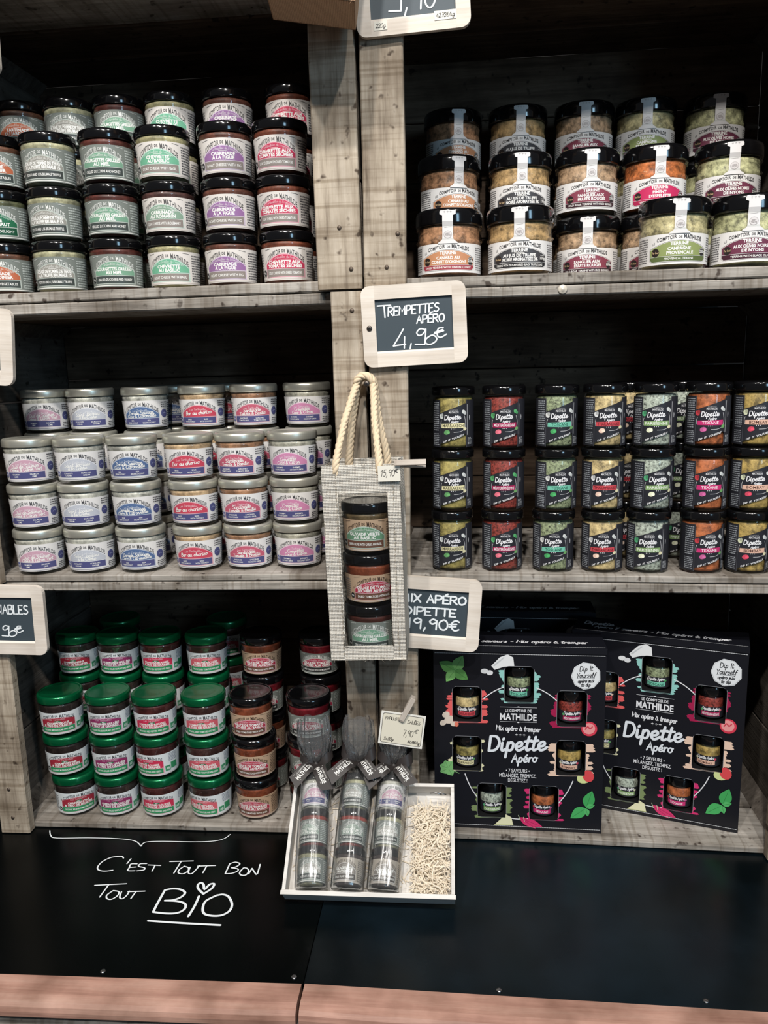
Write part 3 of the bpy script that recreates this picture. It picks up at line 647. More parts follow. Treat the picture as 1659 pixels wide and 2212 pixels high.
def small_spice_set(key, r=.0178, h=.0468):
    k = ('small', key)
    if k in JARS: return JARS[k]
    rc, tc, name, fc, _, i1, i2 = SPICE[key]; R = r*.95
    g = MB().lathe([(0, .001), (R*.86, 0), (R, .003), (R, .62*h), (R*.98, .66*h), (R*.9, .72*h), (R*.9, .78*h)], 28).mesh('glass_body', GLASS)
    c = MB().lathe([(0, .003), (R*.84, .003), (R*.95, .006), (R*.95, .62*h), (R*.86, .69*h), (0, .695*h)], 22).mesh('filling', filling(fc, 'flakes' if key in ('mediterr', 'toscane', 'paris') else 'meat'))
    A = Art(); A.strip(-.026, .026, .08*h, .40*h, CHAR, 0, 18)
    A.script('Dipette Apéro', 0, .30*h, .022, .0042, (236, 236, 238), 1, .0007, 0, .15, .04)
    A.strip(-.0125, .0125, lambda u: .125*h, lambda u: .255*h, rc, 1, 6); A.text(name, 0, .15*h, .022, .0032, tc, 2, .01)
    A.disc(-.0118, .29*h, .0018, .0018, i1, 2, 8); A.disc(.0125, .30*h, .002, .0016, i2, 2, 8)
    JARS[k] = dict(glass_body=g, lid=lid_mesh(r, .71*h, h, 'black', 32), filling=c, label=A.mesh('label', cyl_map(lambda z: R), split=True))
    return JARS[k]
def put_jar(name, meshes, label, cat, group, loc, rot):
    t = thing(name, label, cat, loc, rot, group)
    for part, me in meshes.items(): link(part, me, t)
    return t

CHALK_SMALL="-348,-66.9 -351.5,-63.5 -357.7,-63.8 -366.5,-66.9 -373.5,-75.9 -375.1,-86.9 -370.8,-93.9 -361.5,-95.9 -351.5,-93.6;-337,-68.1 -338,-78.8;-324.2,-78.7 -332.3,-79.5 -331.4,-87.4 -330.8,-93.4 -321.3,-93.4;-330.9,-86.7 -323,-85.4;-311.4,-77.6 -319.6,-78.5 -319.8,-83.8 -311,-86.5 -309.9,-91.2 -318.3,-93.3;-308,-80.4 -290.9,-80.8;-298.5,-81.2 -297.8,-93.1;-281.1,-71.9 -250.1,-69.1;-266.1,-70.8 -267.2,-96;-258.1,-80.6 -262.4,-88 -261.5,-95 -254.8,-97 -250,-91 -251.6,-83.9 -257.9,-81.1;-249.8,-82.6 -248.1,-94.4 -243.1,-96.1 -240,-87 -238.2,-78.5;-240.1,-79.8 -216.8,-77.6;-228.2,-78.8 -228.9,-93.6;-198.6,-73.2 -198.7,-94.1;-198.6,-73.2 -192.1,-69.3 -185.1,-72.6 -188,-78.7 -194.1,-81.4;-194.1,-81.4 -185.2,-83.4 -184,-88 -190.1,-93 -198.6,-94.5;-177.7,-80.7 -180.4,-90.2 -177.4,-95.9 -170.8,-95.6 -169.2,-87.4 -172.9,-81.6 -177.7,-80.7;-167.7,-93.2 -166.2,-81.4;-166.2,-81.4 -157.1,-93.9 -156.7,-83.3 -157.5,-72.6;-361.6,-125.2 -321.6,-120.2;-344,-123.5 -345,-147.6;-333.2,-134.5 -337.4,-143.4 -334.6,-149.7 -328.2,-151.1 -323.4,-143.8 -325.1,-136.3 -333.2,-134.5;-321.5,-136.2 -319.2,-146.9 -314.5,-149.2 -311.7,-142.2 -311.9,-134.6;-312.9,-135.8 -291.7,-133.7;-302.8,-135.3 -304.1,-148.3"
CHALK_BIG="-266.7,-130.4 -266.9,-157.1 -266.4,-171.4;-266.7,-130.4 -257.6,-127.1 -246.9,-128.4 -239,-134.5 -241.8,-143.3 -249.8,-148.9 -259.3,-150.4;-259.3,-150.4 -243.5,-150.7 -231.9,-155.4 -229.5,-164.6 -236.1,-172 -249.5,-173.6 -266.2,-171.8;-219.2,-140.1 -218.7,-156.9 -220.4,-177.2;-214.8,-135.6 -224.3,-126.2 -227.5,-118.6 -225.3,-114 -220.6,-117.2 -216.2,-126.5 -212.7,-116.8 -207.2,-115.5 -207.5,-124.4 -214.8,-135.6;-196.5,-136.9 -207.4,-148 -207.7,-160.5 -202.8,-171.4 -192.1,-174.9 -180.1,-173.3 -172.8,-164.9 -173.4,-152.7 -181.4,-139.4 -189.7,-135.5 -196.3,-137.3;-266.5,-187.3 -227.3,-189.3 -177,-190.7"
CHALK_BRACE="-483.4,-7.3 -475.7,-19.2 -464.1,-24.9 -418.9,-22.6 -375.7,-22.7 -348.2,-27.3 -334.3,-39.2;-334.3,-39.2 -331.6,-29.8 -308.8,-26.6 -261.1,-26 -234.2,-22.6 -222.1,-16 -216.9,-6.3"
STACKS=[
('TL','front',1,'jardinier artichaut jardinier',[-0.4899, -0.4884, -0.4881],0.055),
('TL','front',2,'truffe truffe truffe',[-0.4139, -0.4139, -0.4156],0.055),
('TL','front',3,'courgette courgette courgette',[-0.3364, -0.336, -0.3366],0.055),
('TL','front',4,'basilic romarin basilic',[-0.2574, -0.2596, -0.2623],0.055),
('TL','front',5,'figue figue figue',[-0.1806, -0.17911, -0.18006],0.055),
('TL','front',6,'tomate tomate tomate',[-0.1061, -0.10779, -0.10874],0.055),
('TL','back',1,'jardinier jardinier jardinier jardinier',[-0.4925, -0.4925, -0.4925, -0.4925],0.14),
('TL','back',2,'truffe truffe truffe truffe',[-0.42119, -0.42119, -0.42119, -0.42119],0.14),
('TL','back',3,'courgette courgette courgette courgette',[-0.34988, -0.34988, -0.34988, -0.34988],0.14),
('TL','back',4,'basilic basilic basilic basilic',[-0.2778, -0.2778, -0.2778, -0.2778],0.14),
('TL','back',5,'figue figue figue figue',[-0.1967, -0.1967, -0.1967, -0.1967],0.14),
('TL','back',6,'tomate tomate tomate tomate',[-0.1091, -0.1091, -0.1091, -0.1091],0.14),
('ML','front',1,'saumon saumon saumon',[-0.4711, -0.4722, -0.4725],0.03),
('ML','front',2,'jacques jacques jacques',[-0.3997, -0.4022, -0.4026],0.034),
('ML','front',3,'dorade dorade dorade',[-0.3273, -0.3292, -0.3296],0.038),
('ML','front',4,'bar bar bar',[-0.249, -0.2504, -0.2536],0.045),
('ML','front',5,'sardine sardine sardine',[-0.17897, -0.1814, -0.1834],0.05),
('ML','front',6,'crevette crevette crevette',[-0.11023, -0.1114, -0.1121],0.055),
('ML','back',1,'saumon saumon saumon saumon',[-0.49201, -0.49201, -0.49201, -0.49201],0.125),
('ML','back',2,'jacques jacques jacques jacques',[-0.42309, -0.42309, -0.42309, -0.42309],0.125),
('ML','back',3,'dorade dorade dorade dorade',[-0.3401, -0.3401, -0.3401, -0.3401],0.125),
('ML','back',4,'bar bar bar bar',[-0.2557, -0.2557, -0.2557, -0.2557],0.125),
('ML','back',5,'sardine sardine sardine sardine',[-0.1792, -0.1792, -0.1792, -0.1792],0.125),
('ML','back',6,'crevette crevette crevette crevette',[-0.1016, -0.1016, -0.1016, -0.1016],0.125),
('ML','rear',1,'dorade dorade dorade dorade',[-0.3229, -0.3229, -0.3229, -0.3229],0.2),
('ML','rear',2,'bar bar bar bar',[-0.2408, -0.2408, -0.2408, -0.2408],0.2),
('MR','front',1,'marrakech marrakech marrakech',[0.0982, 0.0993, 0.1002],0.036),
('MR','front',2,'mediterr mediterr mediterr',[0.1643, 0.1656, 0.1656],0.036),
('MR','front',3,'toscane toscane toscane',[0.2306, 0.2327, 0.2318],0.036),
('MR','front',4,'thai thai thai',[0.2935, 0.2919, 0.2919],0.036),
('MR','front',5,'paris paris paris',[0.351, 0.3531, 0.3545],0.036),
('MR','front',6,'texane texane texane',[0.4186, 0.41904, 0.4184],0.036),
('MR','front',7,'bombay bombay bombay',[0.4756, 0.47596, 0.476],0.036),
('MR','back',1,'thai thai thai',[0.3371, 0.3371, 0.3371],0.115),
('MR','back',2,'paris paris paris',[0.4075, 0.4075, 0.4075],0.115),
('TR','front',1,'canard',[0.0953],0.058),
('TR','front',2,'truffet',[0.1846],0.058),
('TR','front',3,'campagne',[0.36969],0.048),
('TR','front',4,'olives',[0.45501],0.048),
('TR','middle',1,'canard canard',[0.0916, 0.0921],0.148),
('TR','middle',2,'truffet truffet',[0.1893, 0.1884],0.148),
('TR','middle',3,'sanglier sanglier',[0.2794, 0.2773],0.148),
('TR','middle',4,'sanglier piment',[0.3648, 0.3651],0.148),
('TR','middle',5,'olives olives',[0.4628, 0.4583],0.148),
('TR','back',1,'canard canard canard',[0.0955, 0.0955, 0.0955],0.238),
('TR','back',2,'truffet truffet truffet',[0.1889, 0.1889, 0.1889],0.238),
('TR','back',3,'sanglier sanglier sanglier',[0.28264, 0.28264, 0.28264],0.238),
('TR','back',4,'campagne campagne campagne',[0.36796, 0.36796, 0.36796],0.238),
('TR','back',5,'olives olives olives',[0.4615, 0.4615, 0.4615],0.238),
('BL','front',1,'champi champi champi',[-0.46296, -0.4703, -0.473],0.042),
('BL','front',2,'auber auber auber',[-0.39804, -0.4, -0.4005],0.042),
('BL','front',3,'poivron poivron poivron',[-0.3305, -0.3324, -0.3308],0.042),
('BL','front',4,'tomgr tomgr tomgr',[-0.2568, -0.2573, -0.2577],0.042),
('BL','front',5,'tombas tombas tombas',[-0.1867, -0.1864, -0.1882],0.042),
('BL','front',6,'cepes cepes cepes',[-0.1071, -0.1055, -0.104],0.042),
('BL','back',1,'champi champi champi champi',[-0.47776, -0.47776, -0.47776, -0.47776],0.12),
('BL','back',2,'auber auber auber auber',[-0.41284, -0.41284, -0.41284, -0.41284],0.12),
('BL','back',3,'poivron poivron poivron poivron',[-0.3456, -0.3456, -0.3456, -0.3456],0.12),
('BL','back',4,'tomgr tomgr tomgr tomgr',[-0.2735, -0.2735, -0.2735, -0.2735],0.12),
('BL','back',5,'cepes tombas cepes tombas',[-0.1885, -0.1885, -0.1885, -0.1885],0.12),
('BL','back',6,'cepes cepes cepes cepes',[-0.0996, -0.0996, -0.0996, -0.0996],0.12),
('BL','rear',1,'auber auber auber auber',[-0.4407, -0.4407, -0.4407, -0.4407],0.195),
('BL','rear',2,'tomgr tomgr tomgr tomgr',[-0.2623, -0.2623, -0.2623, -0.2623],0.195),
]

# ---------------------------------------------------------------- setting
H = .37
def struct(name, mb, m):
    o = mb.build(name, m); o['kind'] = 'structure'; return o
struct('floor', MB().box((-2.5, -4, -.95), (2.7, .6, -.90)), mat('shop_floor_tiles', (92, 86, 80), .5))
struct('wall_back', MB().box((-2.5, .40, -.899), (2.7, .46, 2.7)), mat('dark_shop_wall', (24, 22, 21), .8))

def plank(parent, name, L, W, T, loc, rot, m, jit=.0012, n=7, chip=True):
    """board along local x (0..L), width along y (0..W), thickness along z (0..T), with uneven sawn edges"""
    rg = random.Random(hash((round(loc[0], 3), round(loc[1], 3), round(loc[2], 3), round(L, 3))) & 0xffff)
    vs = []; fs = []; c = min(.0016, T*.16)
    for i in range(n+1):
        x = L*i/n; a = rg.uniform(-jit, jit)*.6; b = rg.uniform(-jit, jit)*.6; t = rg.uniform(-jit, jit)*.3
        y0 = max(a, 0); y1 = W+min(b, 0)
        vs += [(x, y0+c, 0), (x, y1-c, 0), (x, y1, c), (x, y1, T-c+t), (x, y1-c, T+t), (x, y0+c, T+t), (x, y0, T-c+t), (x, y0, c)]
    for i in range(n):
        for k in range(8): k2 = (k+1) % 8; fs.append((i*8+k, i*8+k2, i*8+8+k2, i*8+8+k))
    fs += [tuple(reversed(range(8))), tuple(n*8+k for k in range(8))]
    o = MB().add(vs, fs).build(name, m, parent); o.location = loc; o.rotation_euler = rot
    return o
RX = PI/2
def crate(name, label, unit, side, z, wi, wo, tb, tt, xin=.0012):
    """wooden crate lying on its side, open to the front; side -1 = left of the middle post, +1 = right"""
    p, r = place(unit, (0, 0, z)); t = thing(name, label, 'crate', p, r, 'stacked shelf crates')
    X0, X1 = (-.553, -.0012) if side < 0 else (xin, .553); D = .31; hh = H-.0012
    W = X1-X0
    for k in range(3):
        y = .104*k + (0 if k else .0)
        plank(t, 'floor_slat', W-.004, .098, tb, (X0+.002, y, 0), (0, 0, 0), W_SHELF)
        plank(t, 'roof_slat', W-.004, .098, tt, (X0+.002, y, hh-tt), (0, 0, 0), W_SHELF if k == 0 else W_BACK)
    zi0, zi1 = tb+.0006, hh-tt-.0006; n = 3; hb = (zi1-zi0)/n
    for k in range(n):
        for xs in (X0, X1-.010):
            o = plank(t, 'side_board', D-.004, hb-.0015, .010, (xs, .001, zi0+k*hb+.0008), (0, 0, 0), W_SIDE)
            o.rotation_euler = Matrix(((0, 0, 1), (1, 0, 0), (0, 1, 0))).to_euler()
    nb = 4; hb = (zi1-zi0)/nb
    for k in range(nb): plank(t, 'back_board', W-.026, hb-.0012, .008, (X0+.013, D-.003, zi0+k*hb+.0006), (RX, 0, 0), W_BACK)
    # triangular battens in the four long corners
    q = .018
    for xs, sx in ((X0+.0105, 1), (X1-.0105, -1)):
        for zs, sz in ((zi0, 1), (zi1, -1)):
            MB().prism([(xs, zs), (xs+sx*q, zs), (xs, zs+sz*q)], .006, D-.014).build('corner_batten', W_SIDE, t)
    # upright boards on the front
    for xa, xb in ((X0, X0+(wo if side < 0 else wi)), (X1-(wi if side < 0 else wo), X1)):
        o = plank(t, 'front_post', H-.003, xb-xa-.001, .016, (xb-.0005, 0, .001), (0, 0, 0), W_POST, .0016)
        o.rotation_euler = Matrix(((0, -1, 0), (0, 0, -1), (1, 0, 0))).to_euler()
        rg = random.Random(int(z*1000)+int(xa*1000))
        for zz in (.018+rg.random()*.015, .06+rg.random()*.02, .345):
            xx = xa+(xb-xa)*rg.uniform(.22, .8)
            MB().lathe([(.0028, 0), (.0026, .0007), (0, .0010)], 10).xf(Matrix.Translation((xx, -.0162, zz)) @ Matrix.Rotation(PI/2, 4, 'X')).build('nail', NAIL, t)
    return t
crate('wooden_crate', 'lower left grey wooden crate holding green lid jars', 'L', -1, 0, .040, .045, .009, .012)
crate('wooden_crate', 'middle left grey wooden crate holding silver lid jars', 'L', -1, H, .041, .045, .009, .014)
crate('wooden_crate', 'upper left grey wooden crate holding three high stacks of black lid jars', 'L', -1, 2*H, .0555, .045, .013, .012)
crate('wooden_crate', 'lower right grey wooden crate holding the black gift boxes', 'R', 1, 0, .053, .045, .009, .012)
crate('wooden_crate', 'middle right grey wooden crate holding tall black lid spice jars', 'R', 1, H, .0496, .045, .009, .012, -.0024)
crate('wooden_crate', 'upper right grey wooden crate holding large terrine jars', 'R', 1, 2*H, .0527, .045, .013, .012, -.0055)

# ---------------------------------------------------------------- black counter with chalk writing, stained front beams
def parse_xy(s, n=4): return [[(x/1000, y/1000) for x, y in p] for p in parse(s, True, n)]
def black_panel(name, c1, c2, sp):
    m, nt, b = nmat(name); L = nt.links.new
    tc = node(nt, 'ShaderNodeTexCoord'); n = node(nt, 'ShaderNodeTexNoise'); n.inputs['Scale'].default_value = 5; n.inputs['Detail'].default_value = 5; L(tc.outputs['Object'], n.inputs['Vector'])
    r = ramp(nt, [(.4, c1), (.7, c2)]); L(n.outputs[0], r.inputs[0]); L(r.outputs[0], b.inputs['Base Color'])
    r2 = node(nt, 'ShaderNodeMapRange'); r2.inputs[3].default_value = .20; r2.inputs[4].default_value = .34; L(n.outputs[0], r2.inputs[0]); L(r2.outputs[0], b.inputs['Roughness']); b.inputs['Specular IOR Level'].default_value = sp
    return m
BP = black_panel('black_chalk_panel', (3, 5, 5), (7, 9, 10), .16); BP2 = black_panel('blue_glow_black_panel', (5, 11, 14), (19, 31, 39), .28)  # right panel: soft bluish reflected glow painted in as a lighter base colour
def counter_panel(label, poly, screws, chalk=None, tilt=0):
    t = thing('chalkboard_ledge', label, 'ledge', (0, 0, -.0007 if tilt else 0), (0, tilt, 0))
    n = len(poly)
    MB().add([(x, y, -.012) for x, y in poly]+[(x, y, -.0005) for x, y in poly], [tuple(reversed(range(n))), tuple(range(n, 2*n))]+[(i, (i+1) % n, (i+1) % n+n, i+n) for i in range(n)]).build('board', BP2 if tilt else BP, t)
    for x, y in screws:
        s = MB().lathe([(.0032, -.0006), (.003, .0004), (.0015, .0008), (0, .0008)], 12).build('screw', BRIGHT, t); s.location = (x, y, 0)
    if chalk:
        for nm, s, wd in chalk:
            vs, fs = ribbon2d(parse_xy(s), wd)
            MB().add([(x, y, .0001+d) for x, y, d in vs], fs).build(nm, CHALK, t)
    return t
counter_panel('left black counter panel with white chalk writing', [(-.75, -.2822), (-.0618, -.2755), (-.0618, .397), (-.75, .397)], [(-.2864, -.2694), (-.0731, -.2664)],
    [('chalk_line', ';'.join(CHALK_SMALL.split(';')[:19]), .0019), ('chalk_line', ';'.join(CHALK_SMALL.split(';')[19:]), .0019), ('chalk_word', CHALK_BIG, .0031), ('chalk_brace', CHALK_BRACE, .0015)])
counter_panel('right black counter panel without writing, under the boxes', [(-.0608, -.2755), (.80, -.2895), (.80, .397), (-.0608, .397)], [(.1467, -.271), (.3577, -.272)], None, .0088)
def beam(label, x0, x1, y0, y1, tilt=0):
    t = thing('counter_beam', label, 'beam', (x0, 0, -math.sin(tilt)*x0), (0, tilt, 0))
    L = x1-x0; prof = [(0, 0), (-.026, 0), (-.034, -.0025), (-.0375, -.006), (-.039, -.011), (-.039, -.0165), (-.037, -.019), (0, -.019)]
    n = 10; vs = []; fs = []; m = len(prof)
    for i in range(n+1):
        x = L*i/n; e = .004 if i in (0, n) else 0
        for a, z in prof: vs.append((x+(.002 if i == 0 else -.002 if i == n else 0)*0, y0+(y1-y0)*i/n+a*(1-e*10), z))
    for i in range(n):
        for k in range(m): fs.append((i*m+k, i*m+(k+1) % m, (i+1)*m+(k+1) % m, (i+1)*m+k))
    fs += [tuple(reversed(range(m))), tuple(n*m+k for k in range(m))]
    MB().add(vs, fs).build('beam_board', W_RED, t)
beam('pinkish stained front beam under the chalk writing, left', -.75, -.0630, -.2826, -.2759)
beam('pinkish stained front beam on the right of the joint', -.0595, .80, -.2760, -.2899, .0088)
t = thing('display_counter', 'grey boarded counter base below the stained beams', 'counter', (0, 0, -.8995))
MB().box((-.74, -.26, 0), (.79, .38, .8785)).build('carcass', W_SIDE, t)
for k in range(10):
    plank(t, 'front_board', .872, .150, .016, (-.74+.153*k+.152, -.262, .001), Matrix(((0, -1, 0), (0, 0, -1), (1, 0, 0))).to_euler(), W_POST)
plank(t, 'top_rail', 1.53, .030, .03, (-.74, -.310, .842), (0, 0, 0), W_SHELF)

# ---------------------------------------------------------------- jars in the crates
NTH = ['first', 'second', 'third', 'fourth', 'fifth', 'sixth', 'seventh']
CR = {'TL': ('upper left crate', 2*H+.0134, .0352, .066, 'L'), 'ML': ('middle left crate', H+.0094, .034, .062, 'L'), 'BL': ('lower left crate', .0094, .032, .062, 'L'),
      'MR': ('middle right crate', H+.0094, .028, .080, 'R'), 'TR': ('upper right crate', 2*H+.0134, .0422, .083, 'R')}
CAMX, CAMY = .108, -1.01
rj = random.Random(21)
SPECIAL = {('BL', 'front', 1, 0): .34, ('BL', 'front', 1, 1): .12, ('BL', 'front', 4, 0): -.30, ('BL', 'front', 3, 1): -.32, ('TL', 'front', 2, 1): -.2, ('TR', 'middle', 1, 1): .22, ('TR', 'back', 1, 2): .25, ('BL', 'back', 2, 3): .1, ('MR', 'front', 6, 0): .2, ('MR', 'front', 5, 1): .1}
for cr, row, n, flavs, xs, y in STACKS:
    cname, z0, r, h, unit = CR[cr]; flavs = flavs.split()
    for k, (fl, x) in enumerate(zip(flavs, xs)):
        rz = math.atan2(x-CAMX, y-CAMY)*-1*.7 + rj.uniform(-.10, .10) - (.13 if unit == 'L' else -.10 if cr == 'MR' else -.05)
        rz += SPECIAL.get((cr, row, n, k), 0)
        dx = rj.uniform(-.0003, .0003)
        p, e = place(unit, (x+dx, y+rj.uniform(-.0003, .0003), z0+k*(h+.0002)), rz)
        top = len(flavs)-1
        lay = [['single'], ['bottom', 'top'], ['bottom', 'middle', 'top'], ['bottom', 'lower-middle', 'upper-middle', 'top']][top][k]
        if cr == 'TR': ms = terrine_set(fl, r, h); d = TERR[fl][6]; nm = 'terrine_jar'
        elif cr == 'MR': ms = spice_set(fl, r, h); d = SPICE[fl][4]; nm = 'spice_jar'
        else:
            lid = 'silver' if cr == 'ML' else 'green' if FLAV[fl][0] == 'bio' else 'black'
            ms = jar_set(fl, r, h, lid); d = FLAV[fl][6]; nm = 'preserve_jar'
        lab = '%s jar, %s in %s %s stack from left, %s' % (d, lay, NTH[n-1], row, cname)
        put_jar(nm, ms, lab, 'jar', 'jars stacked in the '+cname, p, e)

# ---------------------------------------------------------------- slate price signs
def rrect(x0, z0, x1, z1, r, corners=(1, 1, 1, 1), n=6):
    P = []
    for cx, cz, ox, oz, a0, on in ((x0, z0, 1, 1, PI, corners[0]), (x1, z0, -1, 1, 1.5*PI, corners[1]), (x1, z1, -1, -1, 0, corners[2]), (x0, z1, 1, -1, .5*PI, corners[3])):
        if on: P += [(cx+ox*r+r*math.cos(a0+.5*PI*k/n), cz+oz*r+r*math.sin(a0+.5*PI*k/n)) for k in range(n+1)]
        else: P.append((cx, cz))
    return P
def slate_sign(label, unit, loc, tilt, Wd, Hd, writing, screw=None, stickers=(), yaw=0):
    p, e = place(unit, loc); t = thing('slate_sign', label, 'sign', p, (0, tilt, yaw), None)
    T = .0068; sw = .0165; rw = .0165; a, b = Wd/2, Hd/2
    MB().prism(rrect(-a, -b, -a+sw, b, .011, (1, 0, 0, 1)), -T/2, T/2).build('frame_stile', W_PALE, t)
    MB().prism(rrect(a-sw, -b, a, b, .011, (0, 1, 1, 0)), -T/2, T/2).build('frame_stile', W_PALE, t)
    for z0, z1 in ((-b, -b+rw), (b-rw, b)):
        MB().box((-a+sw, -T/2+.0002, z0), (a-sw, T/2-.0002, z1)).build('frame_rail', W_PALE, t)
    # bevelled inner lip at the bottom of the slate
    MB().prism([(-T/2+.0004, -b+rw), (-.0004, -b+rw), (-.0004, -b+rw+.0022)], -a+sw, a-sw).xf(Matrix(((0, 1, 0, 0), (1, 0, 0, 0), (0, 0, 1, 0), (0, 0, 0, 1)))).build('frame_lip', W_PALE, t)
    MB().box((-a+sw, -.0003, -b+rw), (a-sw, .0022, b-rw)).build('slate', SLATE, t)
    for nm, L, wd in writing:
        vs, fs = ribbon2d(L, wd); MB().add([(x, -.0008-d, z) for x, z, d in vs], fs).build(nm, CHALK, t)
    if screw:
        m = MB().lathe([(.0034, 0), (.0034, .0008), (.0026, .0016), (0, .0017)], 16).build('screw', STEEL, t, loc=(screw[0], -T/2, screw[1]), rot=(PI/2, 0, 0))
        MB().box((-.0018, -.00035, .0016), (.0018, .00035, .0019)).box((-.00035, -.0018, .0016), (.00035, .0018, .0019)).build('screw_cross', BLACKIN, m)
    for (x, z, ws, hs, txt) in stickers:
        s = MB().box((x-ws/2, -T/2-.0004, z-hs/2), (x+ws/2, -T/2+.0001, z+hs/2)).build('sticker', CARDW, t)
        L, w_ = hand(txt, hs*.45, .2, .6); k = min(1, ws*.84/w_)
        vs, fs = ribbon2d([[(x-w_*k/2+q[0]*k, z-hs*.22+q[1]) for q in pl] for pl in L], .0005)
        MB().add([(u, -T/2-.0006-d, v) for u, v, d in vs], fs).build('sticker_writing', PENCIL, s)
    return t
def write(s, x, z, wd, h, slant=0.05, rise=0.0):
    L, w_ = hand(s, h, slant, 1.1); k = wd/w_
    return [[(x+q[0]*k, z+q[1]+rise*q[0]*k) for q in p] for p in L]
CS = .0000822
def crop(s, cx=765, cz=615): return [[((x-cx)*CS, (cz-y)*CS) for x, y in p] for p in parse(s, True, 3)]
N490 = crop('600,670 520,790 440,905;440,905 620,890;612,780 600,945;705,885 685,960;930,700 850,680 795,730 820,775 880,760 930,700;930,690 920,800 905,905;765,900 905,910;1000,785 930,830 920,890 980,915 1060,880 1085,830 1040,785 1000,785;1185,685 1120,690 1095,740 1100,800 1150,820 1230,780;1050,765 1190,730;1060,745 1180,712')
slate_sign('pale framed slate price sign reading 4,90 screwed to the middle post', 'L', (.0608, -.0215, .6955), math.radians(-1.6), .1262, .0965,
    [('chalk_lettering', write('T', -.0432, .0105, .0165, .014, -.02)+write('REMPETTES', -.0312, .0120, .0615, .0100, .08, .03)+write('APÉRO', .0030, .0012, .0335, .0090, .06, .02), .0017), ('chalk_price', N490, .0017)], (-.0545, -.0015))
slate_sign('slate price sign reading 19,90 partly hidden behind the hanging jute bag', 'L', (.0745, -.0224, .3320), math.radians(4.2), .1262, .0960,
    [('chalk_lettering', write('MIX APÉRO', -.0400, .0140, .0840, .0100, 0)+write('DIPETTE', -.0340, -.0030, .0660, .0100, 0), .0023), ('chalk_price', write('19,90€', -.0330, -.0215, .0700, .0135, 0), .0022)])
slate_sign('slate price sign with chalk price cut by the left photo edge, lower left', 'L', (-.5110, -.0215, .3235), math.radians(1.2), .1300, .0970,
    [('chalk_lettering', write('TARTINABLES', -.0385, .0085, .0795, .0120, .02), .0018), ('chalk_price', write('4', -.036, -.0215, .016, .018)+write(',', -.0130, -.0225, .002, .006)+[[(.80*x+.001, .80*z-.004) for x, z in p] for p in crop('930,700 850,680 795,730 820,775 880,760 930,700;930,690 920,800 905,905;765,900 905,910;1000,785 930,830 920,890 980,915 1060,880 1085,830 1040,785 1000,785;1185,685 1120,690 1095,740 1100,800 1150,820 1230,780;1050,765 1190,730;1060,745 1180,712')], .0017)])
slate_sign('slate sign of which only the rounded right end shows, left edge, mid height', 'L', (-.5140, -.0215, .6890), math.radians(5), .1300, .0960, [])
slate_sign('slate sign of which only a sliver shows, left edge near the top', 'L', (-.4905, -.0215, 1.052), math.radians(2), .1300, .0960, [])
slate_sign('slate price sign reading 9,90 with two white stickers, cut by the top edge', 'L', (.0660, -.0230, 1.0655), math.radians(-2.2), .1290, .0960,
    [('chalk_price', write('9,90', -.0240, -.0235, .0500, .0260, .1)+[[(-.0270, -.0225), (-.0135, -.0235)]], .0019)], None, [(-.0375, -.0375, .0150, .0095, '220g'), (.0360, -.0335, .0245, .0095, '42,72€/kg')])

# ---------------------------------------------------------------- clothespins
def clothespin(label, loc, rot, gap=.0004):
    t = thing('clothespin', label, 'clothespin', loc, rot)
    for s in (1, -1):
        vs = []; L = .036
        prof = [(-.0135, gap), (-.004, gap), (.0225, .0026+gap)]; top = [(-.0135, .0018+gap), (-.011, .0030+gap), (.0225, .0054+gap)]
        poly = [(x, s*z) for x, z in prof]+[(x, s*z) for x, z in reversed(top)]
        if s < 0: poly = poly[::-1]
        MB().prism(poly, -.0032, .0032).build('prong', W_PIN, t)
    MB().tube([(0+.0016*math.cos(a), -.0036+.0072*a/(10*PI), .0016*math.sin(a)*1.4) for a in [k*.5 for k in range(63)]], .00035, 5).tube([(0, .0037, .0022), (-.004, .0036, .0036), (-.0045, -.0036, .0036)], .00035, 5).build('spring', BRIGHT, t)
    return t

